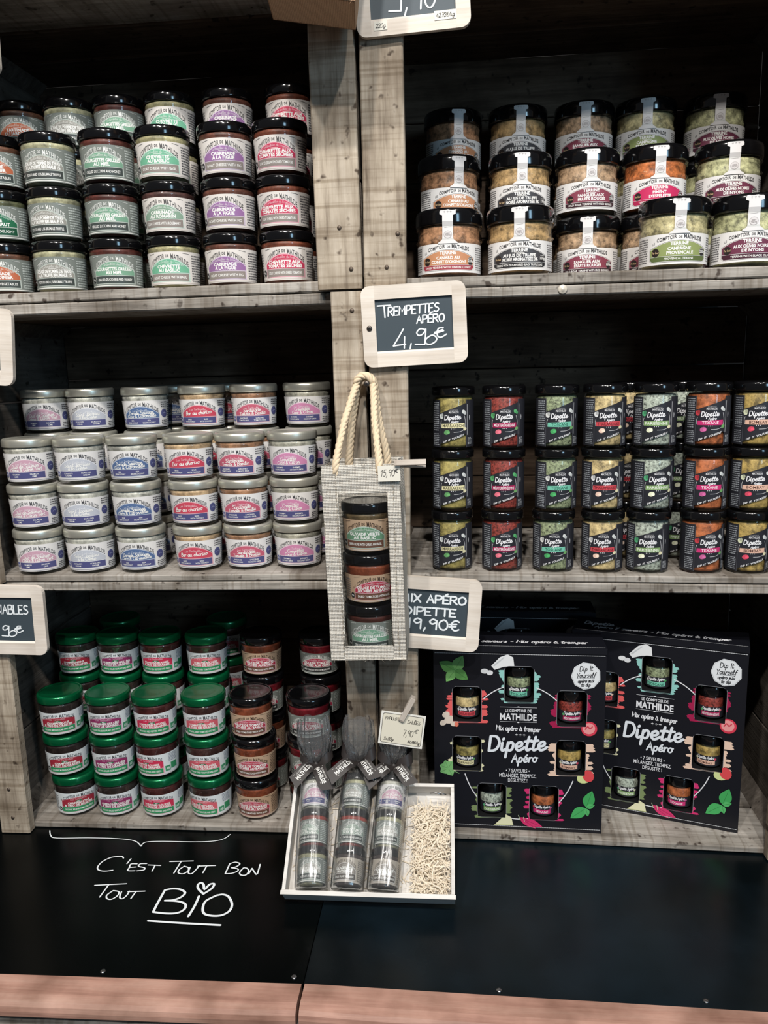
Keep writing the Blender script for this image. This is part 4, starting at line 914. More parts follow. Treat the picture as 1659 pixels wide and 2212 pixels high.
# ---------------------------------------------------------------- jute gift bags
def uvbox(me, s=1.0):
    uv = me.uv_layers.new(name='UVMap')
    for p in me.polygons:
        n = p.normal; ax = max(range(3), key=lambda i: abs(n[i]))
        for li in p.loop_indices:
            c = me.vertices[me.loops[li].vertex_index].co
            uv.data[li].uv = {0: (c.y, c.z), 1: (c.x, c.z), 2: (c.x, c.y)}[ax]
def cloth(name, mb, m, parent):
    me = mb.mesh(name, m); uvbox(me)
    return link(name, me, parent)
def rope_loop(parent, y, ybend, xl, xr, zt, ztop, xtop):
    pts = []
    for k in range(29):
        a = PI*(k/28)
        x = xtop+(-.0105*math.cos(a)); z = ztop-.012+.012*math.sin(a)
        pts.append((x, ybend, z))
    left = [(xl, y, zt-.012), (xl+.001, y-.001 if y < -.05 else y, zt+.004), (xl+(xtop-.0105-xl)*.45, y+(ybend-y)*.45, zt+(ztop-.012-zt)*.55)]
    right = [(xtop+.0105+(xr-xtop-.0105)*.30, y+(ybend-y)*.55, zt+(ztop-.012-zt)*.55), (xr, y, zt+.004), (xr, y, zt-.012)]
    ctrl = left+pts[::4]+right; P = []
    for i in range(len(ctrl)-1):
        a = Vector(ctrl[max(i-1, 0)]); b = Vector(ctrl[i]); c = Vector(ctrl[i+1]); d = Vector(ctrl[min(i+2, len(ctrl)-1)])
        for k in range(7):
            t = k/7; P.append(.5*(2*b+(c-a)*t+(2*a-5*b+4*c-d)*t*t+(3*b-a-3*c+d)*t**3))
    P.append(Vector(ctrl[-1]))
    mb = MB(); R = .0048; s = [0]
    for i in range(1, len(P)): s.append(s[-1]+(P[i]-P[i-1]).length)
    fr = []; up = Vector((0, 1, 0))
    for i in range(len(P)):
        t = (P[min(i+1, len(P)-1)]-P[max(i-1, 0)]).normalized(); up = (up-t*up.dot(t)).normalized(); fr.append((up.copy(), t.cross(up)))
    for ph in range(4):
        mb.tube([P[i]+(fr[i][0]*math.cos(s[i]*235+ph*PI/2)+fr[i][1]*math.sin(s[i]*235+ph*PI/2))*R*.52 for i in range(len(P))], R*.56, 6)
    mb.build('rope_handle', ROPE, parent)
def jute_bag(label, loc, rot, m, window=True):
    t = thing('jute_bag', label, 'bag', loc, rot)
    w_, d, h = .0915, .0715, .2385; a = w_/2; th = .0016
    def panel_grid(fn, nu=10, nv=18): 
        vs = [fn(i/nu, j/nv) for j in range(nv+1) for i in range(nu+1)]; fs = [(j*(nu+1)+i, j*(nu+1)+i+1, (j+1)*(nu+1)+i+1, (j+1)*(nu+1)+i) for j in range(nv) for i in range(nu)]
        return vs, fs
    wob = lambda x, z: .0010*math.sin(z*55+x*30)+.0006*math.sin(z*130)
    fy = lambda x, z: wob(x, z)
    if window:
        # front frame: four strips round a window
        def strip(x0, x1, z0, z1, nx, nz):
            mb = MB()
            for yy in (0, th):
                vs = [(x0+(x1-x0)*i/nx, fy(x0+(x1-x0)*i/nx, z0+(z1-z0)*j/nz)+yy, z0+(z1-z0)*j/nz) for j in range(nz+1) for i in range(nx+1)]
                mb.add(vs, [(j*(nx+1)+i, j*(nx+1)+i+1, (j+1)*(nx+1)+i+1, (j+1)*(nx+1)+i) for j in range(nz) for i in range(nx)])
            return mb
        wx0, wx1, wz0, wz1 = -a+.0175, a-.0145, .0165, .2055
        fr = MB()
        for q in ((-a, wx0, 0, h, 3, 24), (wx1, a, 0, h, 3, 24), (wx0, wx1, 0, wz0, 8, 3), (wx0, wx1, wz1, h, 8, 4)):
            s_ = strip(*q); fr.add(s_.v, s_.f)
        # rolled hem round the window
        hem = [(wx0, wz0), (wx1, wz0), (wx1, wz1), (wx0, wz1)]
        for i in range(4):
            p, q = hem[i], hem[(i+1) % 4]; n = 10
            fr.tube([(p[0]+(q[0]-p[0])*k/n, fy(p[0]+(q[0]-p[0])*k/n, p[1]+(q[1]-p[1])*k/n)+.0006, p[1]+(q[1]-p[1])*k/n) for k in range(n+1)], .0011, 6)
        cloth('front_panel', fr, m, t)
        vs, fs = panel_grid(lambda u, v: (wx0-.003+(wx1-wx0+.006)*u, .0022+.0022*math.sin(u*9+v*4)*math.sin(v*23)*.5, wz0-.003+(wz1-wz0+.006)*v), 12, 26)
        MB().add(vs, fs, 0, True).build('window_film', FILM, t)
        st = MB()
        for x in (wx0-.001, wx1+.0065):
            for k in range(34): st.box((x-.0003, -.0016, .006+k*.0068), (x+.0003, .0006, .0095+k*.0068))
        st.build('stitching', mat('grey_sewing_thread', (150, 142, 128), .8), t)['kind'] = 'stuff'
    else:
        vs, fs = panel_grid(lambda u, v: (-a+w_*u, fy(-a+w_*u, h*v), h*v)); vs2 = [(x, y+th, z) for x, y, z in vs]
        mb = MB().add(vs, fs); mb.add(vs2, fs); cloth('front_panel', mb, m, t)
    vs, fs = panel_grid(lambda u, v: (-a+w_*u, d+.0006*math.sin(v*9), h*v)); cloth('back_panel', MB().add(vs, fs), m, t)
    for s in (-1, 1):
        vs, fs = panel_grid(lambda u, v: (s*(a-.006*math.sin(PI*u)*max(0, v-.25)*1.0+.0008*math.sin(v*17)), .0005+d*u, h*v), 6, 18); cloth('side_panel', MB().add(vs, fs), m, t)
    vs, fs = panel_grid(lambda u, v: (-a+w_*u, d*v, .0006), 6, 6); cloth('bottom_panel', MB().add(vs, fs), m, t)
    fz = MB(); rg = random.Random(5)
    for k in range(46):
        x, z = rg.choice([(rg.uniform(-a, a), 0.001), (rg.choice((-a, a)), rg.uniform(0, h)), (rg.uniform(-a, a), h)])
        p = Vector((x, 0, z)); dv = Vector((rg.uniform(-1, 1), rg.uniform(-1, .3), rg.uniform(-1, 1)))*.004
        fz.tube([p, p+dv*.6, p+dv+Vector((rg.uniform(-1, 1), 0, rg.uniform(-1, 1)))*.0015], .00018, 3)
    fz.build('loose_threads', m, t)['kind'] = 'stuff'
    return t
bx, bz, by = .0003, .2970, -.0985
bag = jute_bag('natural jute gift bag with window, hanging by rope handles from the middle post', (bx, by, bz), (0, math.radians(-.6), 0), JUTE)
rope_loop(bag, .0035, .058, -.029, .0220, .2385, .3395, .0030); rope_loop(bag, .066, .069, -.0215, .0260, .2385, .3385, .0034)
s = MB().lathe([(.0036, 0), (.0036, .001), (.0026, .0019), (0, .002)], 16).build('hook_screw', STEEL); s.location = (.0032, -.0470, .6268); s.rotation_euler = (PI/2, 0, 0)
s['label'] = 'dark cross head screw on the middle post carrying the rope handles'; s['category'] = 'screw'
MB().lathe([(.0013, -.0298), (.0015, 0)], 10).build('shank', STEEL, s); MB().box((-.0019, -.00035, .0018), (.0019, .00035, .0022)).box((-.00035, -.0019, .0018), (.00035, .0019, .0022)).build('cross_slot', BLACKIN, s)
for k, fl in enumerate(('courgette', 'tombas', 'olivade')):
    put_jar('preserve_jar', jar_set(fl, .0325, .0632, 'black'), '%s jar, %s inside the hanging jute bag' % (FLAV[fl][6], ('lowest', 'middle one', 'uppermost')[k]), 'jar', 'jars in the hanging jute bag', (bx+.0005, by+.0377, bz+.0014+k*.0634), (0, 0, -.08+(.0, .26, -.1)[k]+.12))
tg = thing('price_tag', 'small white card reading 15,90 pinned on the hanging jute bag', 'price tag', (.0318, -.1022, .5252), (0, math.radians(-1), 0))
MB().box((-.0130, -.0004, -.0090), (.0130, 0, .0090)).build('card', CARDW, tg)
vs, fs = ribbon2d([[(q[0], q[1]) for q in p] for p in write('15,90', -.0105, -.0030, .0165, .0075, .25)+write('€', .0068, .0010, .0034, .0040)], .0006); MB().add([(x, -.0006-d, z) for x, z, d in vs], fs).build('pen_writing', PENCIL, tg)
clothespin('pale clothespin gripping the top right edge of the jute bag', (.0518, -.1008, .5362), (math.radians(68), math.radians(1), math.radians(3)), .0021)
jute_bag('brown jute bag of which only the bottom shows at the top of the photo', (-.0335, -.1270, 1.0205), (math.radians(0), math.radians(8), math.radians(6)), JUTE_BROWN, False)

p, e = place('R', (.2330, -.0002, 2*H-.0065)); t = thing('upholstery_pin', 'single pale round pin in the shelf edge below the terrine jars', 'pin', p, (PI/2, 0, 0))
MB().lathe([(.0055, 0), (.0057, .0006), (.0045, .0016), (.0028, .0016), (.0022, .0024), (0, .0027)], 18).build('pin_head', mat('pale_pearl_pin', (206, 198, 184), .3), t)

# ---------------------------------------------------------------- tray with cellophane packs
TH = math.radians(40)
ORG = Vector((-.0040, -.1590, .0216)); SV = Vector((0, math.cos(TH), math.sin(TH))); NV = Vector((0, -math.sin(TH), math.cos(TH)))
TROT = TH-PI/2                                     # local z runs up the slope, local -y faces the shopper
def on_tray(x, t, n=0): return ORG+Vector((x, 0, 0))+SV*t+NV*n
tray = thing('display_tray', 'white wooden tray tilted on the black counter, holding three gift packs and wood wool', 'tray', ORG, (TROT, 0, 0))
hw, TL_, dp = .1050, .1380, .0270
MB().box((-hw, dp-.003, 0), (hw, dp, TL_)).build('base_board', W_TRAY, tray)
MB().box((-hw, -.0005, 0), (hw, dp-.0032, .0042)).build('front_wall', W_TRAY, tray)
MB().prism([(-hw, -.0005), (-.1000, -.0005), (-.0990, .0238), (.0445, .0238), (.046, -.0005), (hw, -.0005), (hw, dp-.0032), (-hw, dp-.0032)], TL_-.0042, TL_).xf(Matrix(((1, 0, 0, 0), (0, 0, 1, 0), (0, 1, 0, 0), (0, 0, 0, 1)))).build('back_wall', W_TRAY, tray)
for s in (-1, 1): MB().box((min(s*hw, s*(hw-.0042)), -.0005, .0044), (max(s*hw, s*(hw-.0042)), dp-.0032, TL_-.0044)).build('side_wall', W_TRAY, tray)
MB().box((-hw-.001, -.0022, -.0016), (hw+.001, -.0006, .0032)).build('rim_strip', W_TRAY, tray)
for x in (.074, .080): MB().tube([(x, -.0008, TL_-.013), (x+.008, -.0012, TL_-.0125), (x+.015, -.0006, TL_-.0145)], .0007, 5).build('staple', BRIGHT, tray)
# wood wool
rg = random.Random(11); sw = MB()
for i in range(860):
    if i < 700: cx, cz, cy = rg.uniform(.0535, .0955), rg.uniform(.008, .112), rg.uniform(.002, .020)
    else: cx, cz, cy = rg.uniform(-.095, .05), rg.uniform(.008, .12), rg.uniform(.0221, .0224)
    a = rg.uniform(0, 2*PI); L = rg.uniform(.006, .013); cu = rg.uniform(-2.4, 2.4); wd = rg.uniform(.0003, .0007); tw = rg.uniform(-.3, .3)
    n = 5; vs = []
    for k in range(n+1):
        q = a+cu*(k/n-.5); t_ = (k/n-.5)*L*2
        x = cx+math.cos(a)*t_-math.sin(a)*cu*.0022*(k/n-.5)**2*4; z = cz+math.sin(a)*t_+math.cos(a)*cu*.0022*(k/n-.5)**2*4; y = cy+(.002*math.sin(k*1.1+i)+tw*t_*.3)*(1 if i < 700 else 0)
        y = min(y, dp-.0045)
        x = max(-.0995 if i >= 700 else .0495, min(.0995, x)); z = max(.0055, min(.131, z))
        vs += [(x-math.sin(q)*wd, y, z+math.cos(q)*wd), (x+math.sin(q)*wd, y-.0006, z-math.cos(q)*wd)]
    sw.add(vs, [(2*k, 2*k+1, 2*k+3, 2*k+2) for k in range(n)])
o = sw.build('wood_wool', STRAW); o.location = ORG; o.rotation_euler = (TROT, 0, 0); o['kind'] = 'stuff'
o['label'] = 'pale curly wood wool shavings lying in the white tray'; o['category'] = 'wood wool'

PACKN = ['left', 'middle', 'right']
def bow(parent, K, yo=0, seed=0):
    rg = random.Random(seed)
    def band(name, pts, wv, wd, cut=0):
        vs = []; fs = []; n = len(pts)
        for i, p in enumerate(pts):
            p = Vector(p); q = Vector(wv[i] if isinstance(wv, list) else wv).normalized()
            ww = wd*(.35+.65*min(1, i/3)) if not isinstance(wd, list) else wd[i]
            vs += [p-q*ww/2, p+q*ww/2]
        if cut: vs[-1] = vs[-1]+(Vector(pts[-1])-Vector(pts[-2])).normalized()*cut
        for i in range(n-1): fs.append((2*i, 2*i+1, 2*i+3, 2*i+2))
        mb = MB().add(vs, fs, 0, True)
        return mb.build(name, RIBBON, parent)
    for s in (-1, 1):
        L = .0225+rg.uniform(-.002, .002); up = .012+rg.uniform(-.004, .006); pts = []; wv = []
        for k in range(17):
            a = 2*PI*k/16
            x = s*(L*.5*(1-math.cos(a))); b = .0058*math.sin(a)
            bb = b*1.9*(.3+.7*math.sin(a/2)); pts.append((K[0]+x, K[1]-.006+(yo-.002)*(1-math.cos(a))*.5+bb*.62, K[2]+.002+up*.5*(1-math.cos(a))+bb*.78))
            wv.append((-s*.10, -.52, .85))
        wd = [.004+.0125*(math.sin(PI*k/16)**.6) for k in range(17)]
        band('bow_loop', pts, wv, wd)
    for s in (-1, 1):
        d = Vector((s*(.62+rg.uniform(-.25, .2)), -.06, -.8)).normalized(); L = .043+rg.uniform(-.004, .004)
        side = Vector((.8, .02, s*(.55))).normalized(); side = (side-d*side.dot(d)).normalized(); nrm = d.cross(side).normalized()
        if nrm.y > 0: nrm = -nrm
        bz = lambda t: (.0150-yo)*(lambda q: q*q*(3-2*q))(min(1, t/(.42*L)))
        pts = [Vector(K)+Vector((0, -.006, 0))+d*(L*k/9)+nrm*bz(L*k/9) for k in range(10)]
        o = band('bow_tail', pts, side, [.005+.0125*min(1, k/3) for k in range(10)], .006)
        A = Art(); base = Vector(K)+Vector((0, -.006, 0))
        # lettering runs along the tail, read with the outer edge on top for the right tail
        uu = d if s > 0 else -d
        vv = uu.cross(nrm); vv = vv if (uu.cross(vv)).dot(nrm) > 0 else -vv
        m0 = L*.56
        A.text('MATHILDE', 0, -.0035, .027, .0052, (232, 230, 226), 0, .03); A.text('LE COMPTOIR DE', 0, .0030, .017, .0019, (220, 218, 214), 0, .01)
        A.lines([[(-.0125, .0058), (.0125, .0058)], [(-.0125, -.0052), (.0125, -.0052)]], .0004, (214, 212, 208), 0)
        def fm(u, v, ly):
            t = m0+(u if s > 0 else -u)
            return tuple(base+d*t+nrm*(bz(t)+.0006)+vv*v)
        link('ribbon_print', A.mesh('ribbon_print', fm), o)
    MB().lathe([(0, -.004), (.0042, -.003), (.005, 0), (.0042, .003), (0, .004)], 12).xf(Matrix.Translation(Vector(K)+Vector((0, -.004, 0)))).build('bow_knot', RIBBON, parent)
PACKS = [(-.0692, .0022, ('truffe', 'pesto', 'saumon')), (-.0252, -.0004, ('noire', 'pesto', 'truffe')), (.0186, .001, ('noire', 'truffe', 'saumon'))]
MJR, MJH = .0190, .0455
for i, (px, lean, fl) in enumerate(PACKS):
    ang = (-.055, .03, .05)[i]
    base = on_tray(px, .0056, -.0008 if i != 1 else .001)
    R3 = Matrix.Rotation(TROT, 3, 'X') @ Matrix.Rotation(ang, 3, 'Y')
    for k, f in enumerate(fl):
        p = base+R3 @ Vector((0, 0, .0012+k*(MJH+.0004)))
        e = (R3 @ Matrix.Rotation((.10, -.22, .18, -.1, .25, -.12, .2, .1, .28)[i*3+k]-.1, 3, 'Z')).to_euler()
        put_jar('mini_preserve_jar', jar_set(f, MJR, MJH, 'black'), 'small %s jar, %s in the %s cellophane pack' % (FLAV[f][6], ('lowest', 'middle one', 'uppermost')[k], PACKN[i]), 'jar', 'small jars in the cellophane packs', p, e)
    t = thing('cellophane_pack', '%s clear cellophane pack tied with a charcoal bow, in the white tray' % PACKN[i], 'gift bag', base, R3.to_euler())
    rg = random.Random(40+i); ph = [rg.uniform(0, 6.3) for _ in range(8)]; n = 96; vs = []; fs = []; rdg = [(-1.57+rg.uniform(-.85, -.45), .045), (-1.57+rg.uniform(-.2, .2), .05), (-1.57+rg.uniform(.4, .9), .05)]
    rings = [(.0002, .0190, .0190, 0), (.002, .0202, .0200, .015), (.02, .0206, .0200, .025), (.05, .0207, .0201, .03), (.09, .0207, .0201, .03), (.125, .0205, .0201, .03), (.1405, .0202, .0200, .03), (.1465, .013, .012, .16), (.151, .0052, .005, .3), (.156, .0045, .0042, .3),
             (.163, .0105, .006, .25), (.174, .0165, .0075, .26), (.190, .0205, .0078, .22), (.206, .0205, .0070, .2), (.222, .0185, .0060, .2)]
    fl_ = (1, .92, .84)[i]; rings = [(z, rx*(fl_ if z > .16 else 1), ry, wv) for z, rx, ry, wv in rings]
    for z, rx, ry, wv in rings:
        for k in range(n):
            a = 2*PI*k/n
            q = 1+wv*(.5*math.sin(5*a+ph[0]+z*30)+.35*math.sin(11*a+ph[1]-z*60)+.25*math.sin(17*a+ph[2]))+(.05*math.sin(23*a+ph[5]+z*40)+.035*math.sin(31*a-ph[6]-z*90) if z > .16 else 0)
            for a0, am in rdg:
                dd = (a-a0-.08*math.sin(z*60+ph[4])+PI) % (2*PI)-PI; q += am*math.exp(-(dd/.055)**2)*(1 if z < .13 else .3)
            e = max(0, z-.150); vs.append((rx*q*math.cos(a), ry*q*math.sin(a)-e*.75, min(z, .150)+e*.66+ry*q*math.sin(a)*(.7 if e > .008 else 0)+(.004*math.sin(3*a+ph[3]) if z > .19 else 0)))
    kn = 9
    for j in range(kn):
        for k in range(n): fs.append((j*n+k, j*n+(k+1) % n, (j+1)*n+(k+1) % n, (j+1)*n+k))
    fs.append(tuple(reversed(range(n))))
    MB().add(vs[:(kn+1)*n], fs, 0, True).build('cellophane_film', CELLO, t)
    f2 = [(j*n+k, j*n+(k+1) % n, (j+1)*n+(k+1) % n, (j+1)*n+k) for j in range(len(rings)-1-kn) for k in range(n)]
    MB().add(vs[kn*n:], f2, 0, True).build('cellophane_top', CELLO_TOP, t)
    bow(t, (0, -.003, .1540+(0, .003, -.001)[i]), (-.001, -.0085, -.004)[i], 3+i*7)
# ---------------------------------------------------------------- price card of the packs
cc = thing('price_card', 'cream price card reading Papillotes salées 7,90 pinned above the packs', 'price card', (0.0348, -.0520, 0.1847), (0, math.radians(8), 0))
cw, ch = .0287, .0228
MB().box((-cw, -.0005, -ch), (cw, 0, ch)).build('card', CARDW, cc)
A = Art(); A.shape(rrect(-cw, -ch, cw, ch, .0002), (240, 238, 230), 0); A.shape(rrect(-cw+.0022, -ch+.0022, cw-.0022, ch-.0022, .003), (92, 88, 84), 1); A.shape(rrect(-cw+.0029, -ch+.0029, cw-.0029, ch-.0029, .0026), (232, 226, 206), 2)
for s_, x, z, wd, h_, sl in (('PAPILLOTES', -.0225, .0118, .0215, .0042, .1), ('SALÉES', .0060, .0100, .0165, .0046, .1), ('7,90', .0020, -.0080, .0130, .0085, .15), ('€', .0160, -.0020, .0045, .0050, .2), ('3x30g', -.0225, -.0165, .0130, .0042, .3), ('87,78€/kg', .0090, -.0168, .0155, .0036, .3)):
    A.lines(write(s_, x, z, wd, h_, sl), .0006, (70, 66, 62), 3)
link('card_print', A.mesh('card_print', flat_map(-.0007)), cc)
clothespin('pale clothespin holding the cream price card above the packs', (0.0401, -.0523, 0.2091), (PI/2, math.radians(-62), 0), .0012)

# ---------------------------------------------------------------- black gift boxes with windows
BW, BH, BD = .2280, .2660, .0600
WIN = {'toscane': (.0008, .2139), 'thai': (-.0690, .1835), 'mediterr': (.0708, .1812), 'marrakech': (-.0692, .1115), 'bombay': (.0708, .1100), 'paris': (-.0350, .0430), 'texane': (.0360, .0422)}
WW, WH = .0380, .0500
def poly_panel(name, outer, holes, depth, m):
    cu = bpy.data.curves.new('p', 'CURVE'); cu.dimensions = '2D'; cu.fill_mode = 'BOTH'; cu.extrude = depth/2
    for P in [outer]+holes:
        sp = cu.splines.new('POLY'); sp.points.add(len(P)-1); sp.use_cyclic_u = True
        for q, (x, z) in zip(sp.points, P): q.co = (x, z, 0, 1)
    ob = bpy.data.objects.new('p', cu); me = bpy.data.meshes.new_from_object(ob)
    bpy.data.objects.remove(ob); bpy.data.curves.remove(cu)
    me.transform(Matrix(((1, 0, 0, 0), (0, 0, -1, 0), (0, 1, 0, 0), (0, 0, 0, 1)))); me.name = name
    me.materials.clear(); me.materials.append(m); return me
def box_print():
    A = Art(); W2 = (232, 233, 238); rg = random.Random(3)
    def splat(cx, cz, rx, rz, col, n=13, ly=0):
        for k in range(n):
            ly = .07*k; z = cz-rz+2*rz*(k+.5)/n; e = rx*(.82+rg.uniform(-.14, .3)); e2 = rx*(.82+rg.uniform(-.14, .3)); hh = rz/n*rg.uniform(1.0, 1.9)
            A.shape([(cx-e*.94, z-hh), (cx+e2*.9, z-hh+.0008), (cx+e2, z), (cx+e2*.93, z+hh), (cx-e*.9, z+hh-.0008), (cx-e, z+.0004)], col, ly)
    for k, c in (('toscane', (142, 206, 198)), ('thai', (238, 92, 92)), ('mediterr', (172, 24, 74)), ('marrakech', (226, 222, 178)), ('bombay', (236, 200, 176)), ('paris', (124, 144, 92)), ('texane', (224, 42, 112))):
        x, z = WIN[k]; f = {'marrakech': .9, 'bombay': 1.1}.get(k, 1.0)
        splat(x, z-.003, .0265*f, .0235, c)
    # chalk ring
    def arc(a0, a1): A.lines([[(.002+.0785*math.cos(math.radians(a0+(a1-a0)*k/12)), .1150+.0985*math.sin(math.radians(a0+(a1-a0)*k/12))) for k in range(13)]], .0013, W2, 1)
    for a in ((62, 74), (106, 128), (-2, 2), (178, 183), (200, 232), (258, 279), (310, 337), (46, 64)): arc(*a)
    for k, (x, z) in WIN.items():
        A.shape(rrect(x-WW/2-.0010, z-WH/2-.0010, x+WW/2+.0010, z+WH/2+.0010, .0065), (150, 152, 158), 2); A.shape(rrect(x-WW/2-.0006, z-WH/2-.0006, x+WW/2+.0006, z+WH/2+.0006, .0062), (16, 17, 22), 3)
    A.items = [i for i in A.items]
    # leaves and vegetables
    def leaf(x, z, l, wd, ang, col, ly):
        ca, sa = math.cos(ang), math.sin(ang); P = []
        for k in range(9): t = k/8; P.append((l*t, wd*math.sin(PI*t**.8)*.5))
        for k in range(7, 0, -1): t = k/8; P.append((l*t, -wd*math.sin(PI*t**.8)*.5))
        A.shape([(x+a*ca-b*sa, z+a*sa+b*ca) for a, b in P], col, ly)
        A.lines([[(x+l*.1*ca, z+l*.1*sa), (x+l*.85*ca, z+l*.85*sa)]], .0004, tuple(int(q*.72) for q in col), ly+1)
    G1, G2, G3 = (92, 158, 78), (116, 182, 98), (60, 170, 84)
    for a, l, c in ((150, .024, G1), (62, .024, G2), (235, .020, G2), (-35, .022, G1), (110, .009, G3), (20, .009, G3)): leaf(-.0855, .2320, l, l*.68, math.radians(a), c, 4)
    for x, z, l, a, c in ((.0930, .0385, .026, 74, (62, 172, 88)), (.0925, .0375, .026, 218, (70, 182, 96)), (.0930, .0385, .012, 20, (82, 190, 104)), (.0925, .037, .012, 285, (82, 190, 104))): leaf(x, z, l, l*.62, math.radians(a), c, 4)
    for a in (60, 110, 160, 210, 300): leaf(-.0950, .0890, .0125, .0125, math.radians(a), (120, 186, 112), 4)
    A.lines([[(-.0930, .0880), (-.0800, .0820)]], .0010, (120, 170, 110), 4)
    A.shape([(-.0365, .2395), (-.0250, .2520), (-.0150, .2560), (-.0075, .2520), (-.0060, .2400), (-.0200, .2385), (-.0320, .2340)], (228, 230, 232), 1); A.shape([(-.0340, .2405), (-.0200, .2525), (-.0190, .2515), (-.0325, .2390)], (196, 200, 204), 2)
    A.disc(-.0455, .2320, .0052, .0036, (226, 228, 230), 4, 9); A.disc(-.0385, .2300, .0046, .0036, (216, 218, 222), 5, 9)
    for x, z, r in ((-.0975, .1680, .0055), (-.0930, .1610, .0072), (-.0860, .1560, .0058), (-.1015, .1560, .0050)): A.disc(x, z, r, r*.8, (222, 206, 190), 4, 10, .5)
    A.disc(-.0832, .1545, .0030, .0038, (236, 120, 96), 5, 9)
    A.disc(.0940, .1535, .0105, .0105, (226, 54, 78), 4, 18); A.disc(.0935, .1540, .0082, .0080, (240, 150, 150), 5, 16); A.lines([smooth_line([(.089, .153), (.092, .157), (.095, .154), (.098, .157)])], .0016, (214, 60, 76), 6)
    A.disc(.0900, .0830, .0110, .0085, (214, 224, 150), 4, 16, .5); A.disc(.0945, .0850, .0075, .0088, (230, 70, 76), 5, 14, .3)
    A.shape([(-.0310, .0070), (-.0155, .0230), (-.0080, .0190), (-.0055, .0075)], (230, 228, 186), 4); A.lines([[(-.0310, .0070), (-.0055, .0075)]], .0010, (200, 208, 150), 5)
    for dx, dz, a in ((.000, .0195, -36), (.006, .0165, -22)): leaf(.0035+dx, dz, .027, .0095, math.radians(a), (222, 44, 108), 4)
    A.lines([[(.0040, .0155), (.0015, .0225)], [(.0100, .0135), (.0085, .0200)]], .0008, (200, 216, 180), 5)
    # sticker, logo, lettering
    A.shape([(.0880+.0195*math.cos(PI/8+2*PI*k/9), .2285+.0195*math.sin(PI/8+2*PI*k/9)) for k in range(9)], (226, 230, 234), 4); A.shape([(.0880+.0187*math.cos(PI/8+2*PI*k/9), .2285+.0187*math.sin(PI/8+2*PI*k/9)) for k in range(9)], (190, 194, 198), 5); A.shape([(.0880+.0182*math.cos(PI/8+2*PI*k/9), .2285+.0182*math.sin(PI/8+2*PI*k/9)) for k in range(9)], (226, 230, 234), 6)
    for s_, z, wd, h_ in (('Dip It', .2355, .0165, .0068), ('Yourself', .2265, .0250, .0066), ('apéro mix', .2195, .0210, .0046), ('to dip', .2140, .0120, .0044)): A.script(s_, .0880, z, wd, h_, (36, 38, 44), 7, .0009, 0, .12, .06, 3)
    A.lines([[(.0760, .2247), (.0985, .2255)]], .0005, (36, 38, 44), 7)
    A.lines([[(-.0245, .1815), (.0245, .1815)], [(-.0245, .1605), (.0245, .1605)]], .0006, (190, 192, 198), 4)
    A.text('LE COMPTOIR DE', 0, .1745, .0350, .0042, W2, 4, .015); A.text('MATHILDE', 0, .1630, .0490, .0092, W2, 4, .03)
    A.disc(0, .1822, .0016, .0008, W2, 5, 6); A.disc(0, .1598, .0016, .0008, W2, 5, 6)
    A.script('Mix apéro à tremper', 0, .1475, .0590, .0072, W2, 4, .0011, 0, .1, -.02, 3)
    dip_logo(A, -.001, .1190, .0215, 4, (226, 232, 240)); A.text('* * *', .003, .1375, .0170, .0050, W2, 4, .05)
    A.text('• 7 SAVEURS •', 0, .0865, .0320, .0052, W2, 4, .01); A.text('MÉLANGEZ, TREMPEZ,', 0, .0793, .0500, .0052, W2, 4, .01); A.text('DÉGUSTEZ !', 0, .0721, .0260, .0052, W2, 4, .01)
    st = []
    for zz in (.2565, .0055):
        for k in range(74): st.append([(-.112+k*.00304, zz), (-.112+k*.00304+.0021, zz)])
    A.lines(st, .0008, (200, 202, 206), 4)
    # cut the ring and colours out of the window openings: shapes on layers 2 and 3 inside windows are dropped
    A.items = [it for it in A.items if not (it[3] == 3 and it[2] == lin((16, 17, 22)))]
    return A
BOXART = box_print()
FRONT_OUT = [(-BW/2, 0), (BW/2, 0), (BW/2, .2585), (-BW/2, .2585)]
HOLES = [rrect(x-WW/2, z-WH/2, x+WW/2, z+WH/2, .006) for x, z in WIN.values()]
ME_FRONT = poly_panel('front_panel', FRONT_OUT, HOLES, .0008, BLACKCARD)
def clip_print():
    """keep the print off the window openings"""
    me = BOXART.mesh('box_print', flat_map(-.0007))
    bm = bmesh.new(); bm.from_mesh(me)
    for x, z in WIN.values():
        for co, no in (((x-WW/2, 0, 0), (1, 0, 0)), ((x+WW/2, 0, 0), (1, 0, 0)), ((0, 0, z-WH/2), (0, 0, 1)), ((0, 0, z+WH/2), (0, 0, 1))):
            fs = [f for f in bm.faces if abs(f.calc_center_median().x-x) < .06 and abs(f.calc_center_median().z-z) < .07]
            if fs:
                g = list({e for f in fs for e in f.edges})+list({v for f in fs for v in f.verts})+fs
                bmesh.ops.bisect_plane(bm, geom=g, plane_co=co, plane_no=no)
        dl = [f for f in bm.faces if abs(f.calc_center_median().x-x) < WW/2-.0001 and abs(f.calc_center_median().z-z) < WH/2-.0001]
        bmesh.ops.delete(bm, geom=dl, context='FACES')
    bm.to_mesh(me); bm.free(); return me
ME_PRINT = clip_print()
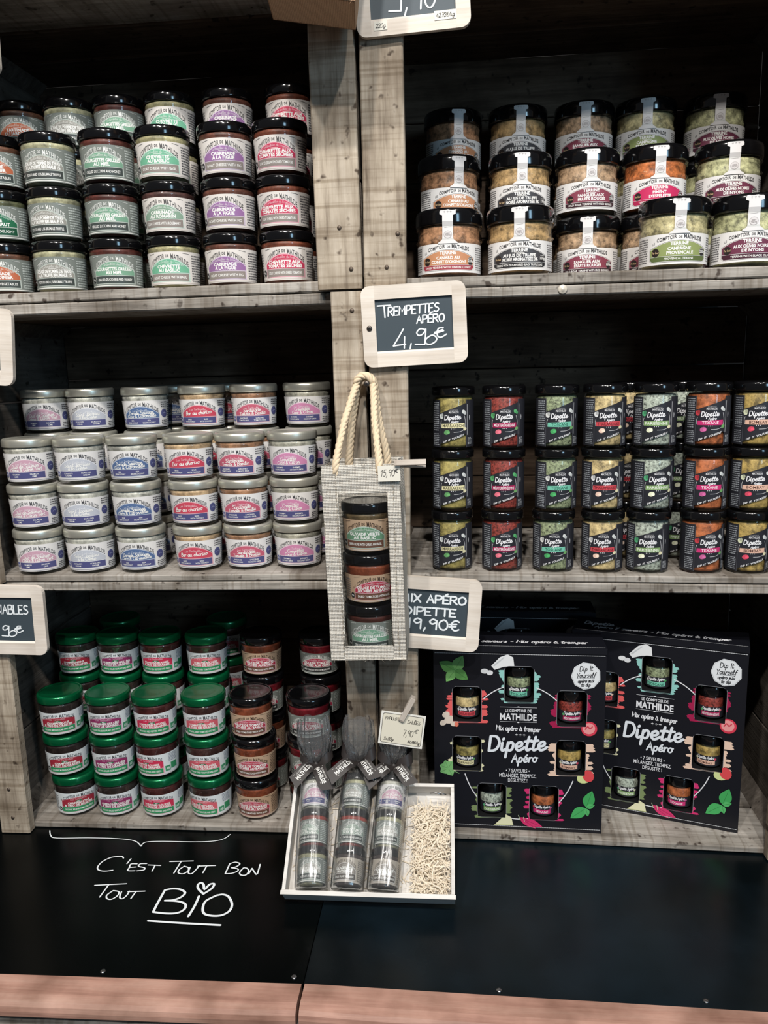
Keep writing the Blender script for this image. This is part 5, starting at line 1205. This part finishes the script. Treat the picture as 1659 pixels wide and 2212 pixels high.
def gift_box(label, loc, yaw, jars, which):
    p, e = place('R', loc, yaw); M = Matrix.Translation(p) @ e.to_matrix().to_4x4() if hasattr(e, 'to_matrix') else None
    t = thing('gift_box', label, 'box', p, e, 'black gift boxes')
    a = BW/2
    link('front_panel', ME_FRONT, t); link('box_print', ME_PRINT, t)
    b = MB().box((-a, BD-.001, 0), (a, BD, BH)).box((-a, .0006, 0), (-a+.001, BD-.001, BH)).box((a-.001, .0006, 0), (a, BD-.001, BH)).box((-a+.001, .0006, 0), (a-.001, BD-.001, .001))
    b.build('carton_shell', BLACKCARD, t)
    MB().box((-a-.0006, -.0016, .2585), (a+.0006, -.0004, BH)).box((-a-.0006, -.0016, BH), (a+.0006, BD, BH+.001)).build('lid_flap', BLACKCARD, t)
    A = Art(); st = [[(-.112+k*.00304, .0018), (-.112+k*.00304+.0021, .0018)] for k in range(74)]; A.lines(st, .0008, (200, 202, 206), 0)
    A.script('7 saveurs - Mix apéro à tremper', .016, .016, .150, .0100, (232, 233, 238), 0, .0016, 0, .2, 0, 3); A.script('Dipette', -.082, .0290, .040, .0120, (232, 233, 238), 0, .0020, 0, .15, 0, 3); A.script('Apéro', -.074, .0160, .026, .0085, (232, 233, 238), 0, .0014, 0, .15, 0, 3)
    link('lid_print', A.mesh('lid_print', lambda u, v, ly: (u, v-.0012, BH+.0013)), t)
    ins = MB().box((-a+.002, .0385, .002), (a-.002, .0400, .255))
    for x, z in WIN.values(): ins.box((x-WW/2-.001, .0012, z-WH/2-.0012), (x+WW/2+.001, .0384, z-WH/2+.0008))
    ins.build('jar_insert', BLACKIN, t)
    for k in jars:
        x, z = WIN[k]; q = M @ Vector((x, .0190, z-WH/2+.0011))
        put_jar('small_spice_jar', small_spice_set(k), 'small %s jar showing in a window of the %s gift box' % (SPICE[k][4], which), 'jar', 'small jars in the gift box windows', q, (M.to_3x3() @ Matrix.Rotation(-.05+.1*(len(k) % 3-1), 3, 'Z')).to_euler())
ALL7 = list(WIN)
gift_box('black gift box with seven jar windows, front left one, facing straight out', (.1866, .0150, .0096), 0, ALL7, 'front left')
gift_box('black gift box with seven jar windows, right one, turned and partly covered', (.3755, .0622, .0096), -math.atan2(.050, .174), ALL7, 'turned right')
gift_box('black gift box standing in the shadow behind the others', (.1940, .1700, .0096), 0, ['toscane', 'mediterr'], 'shadowed rear')
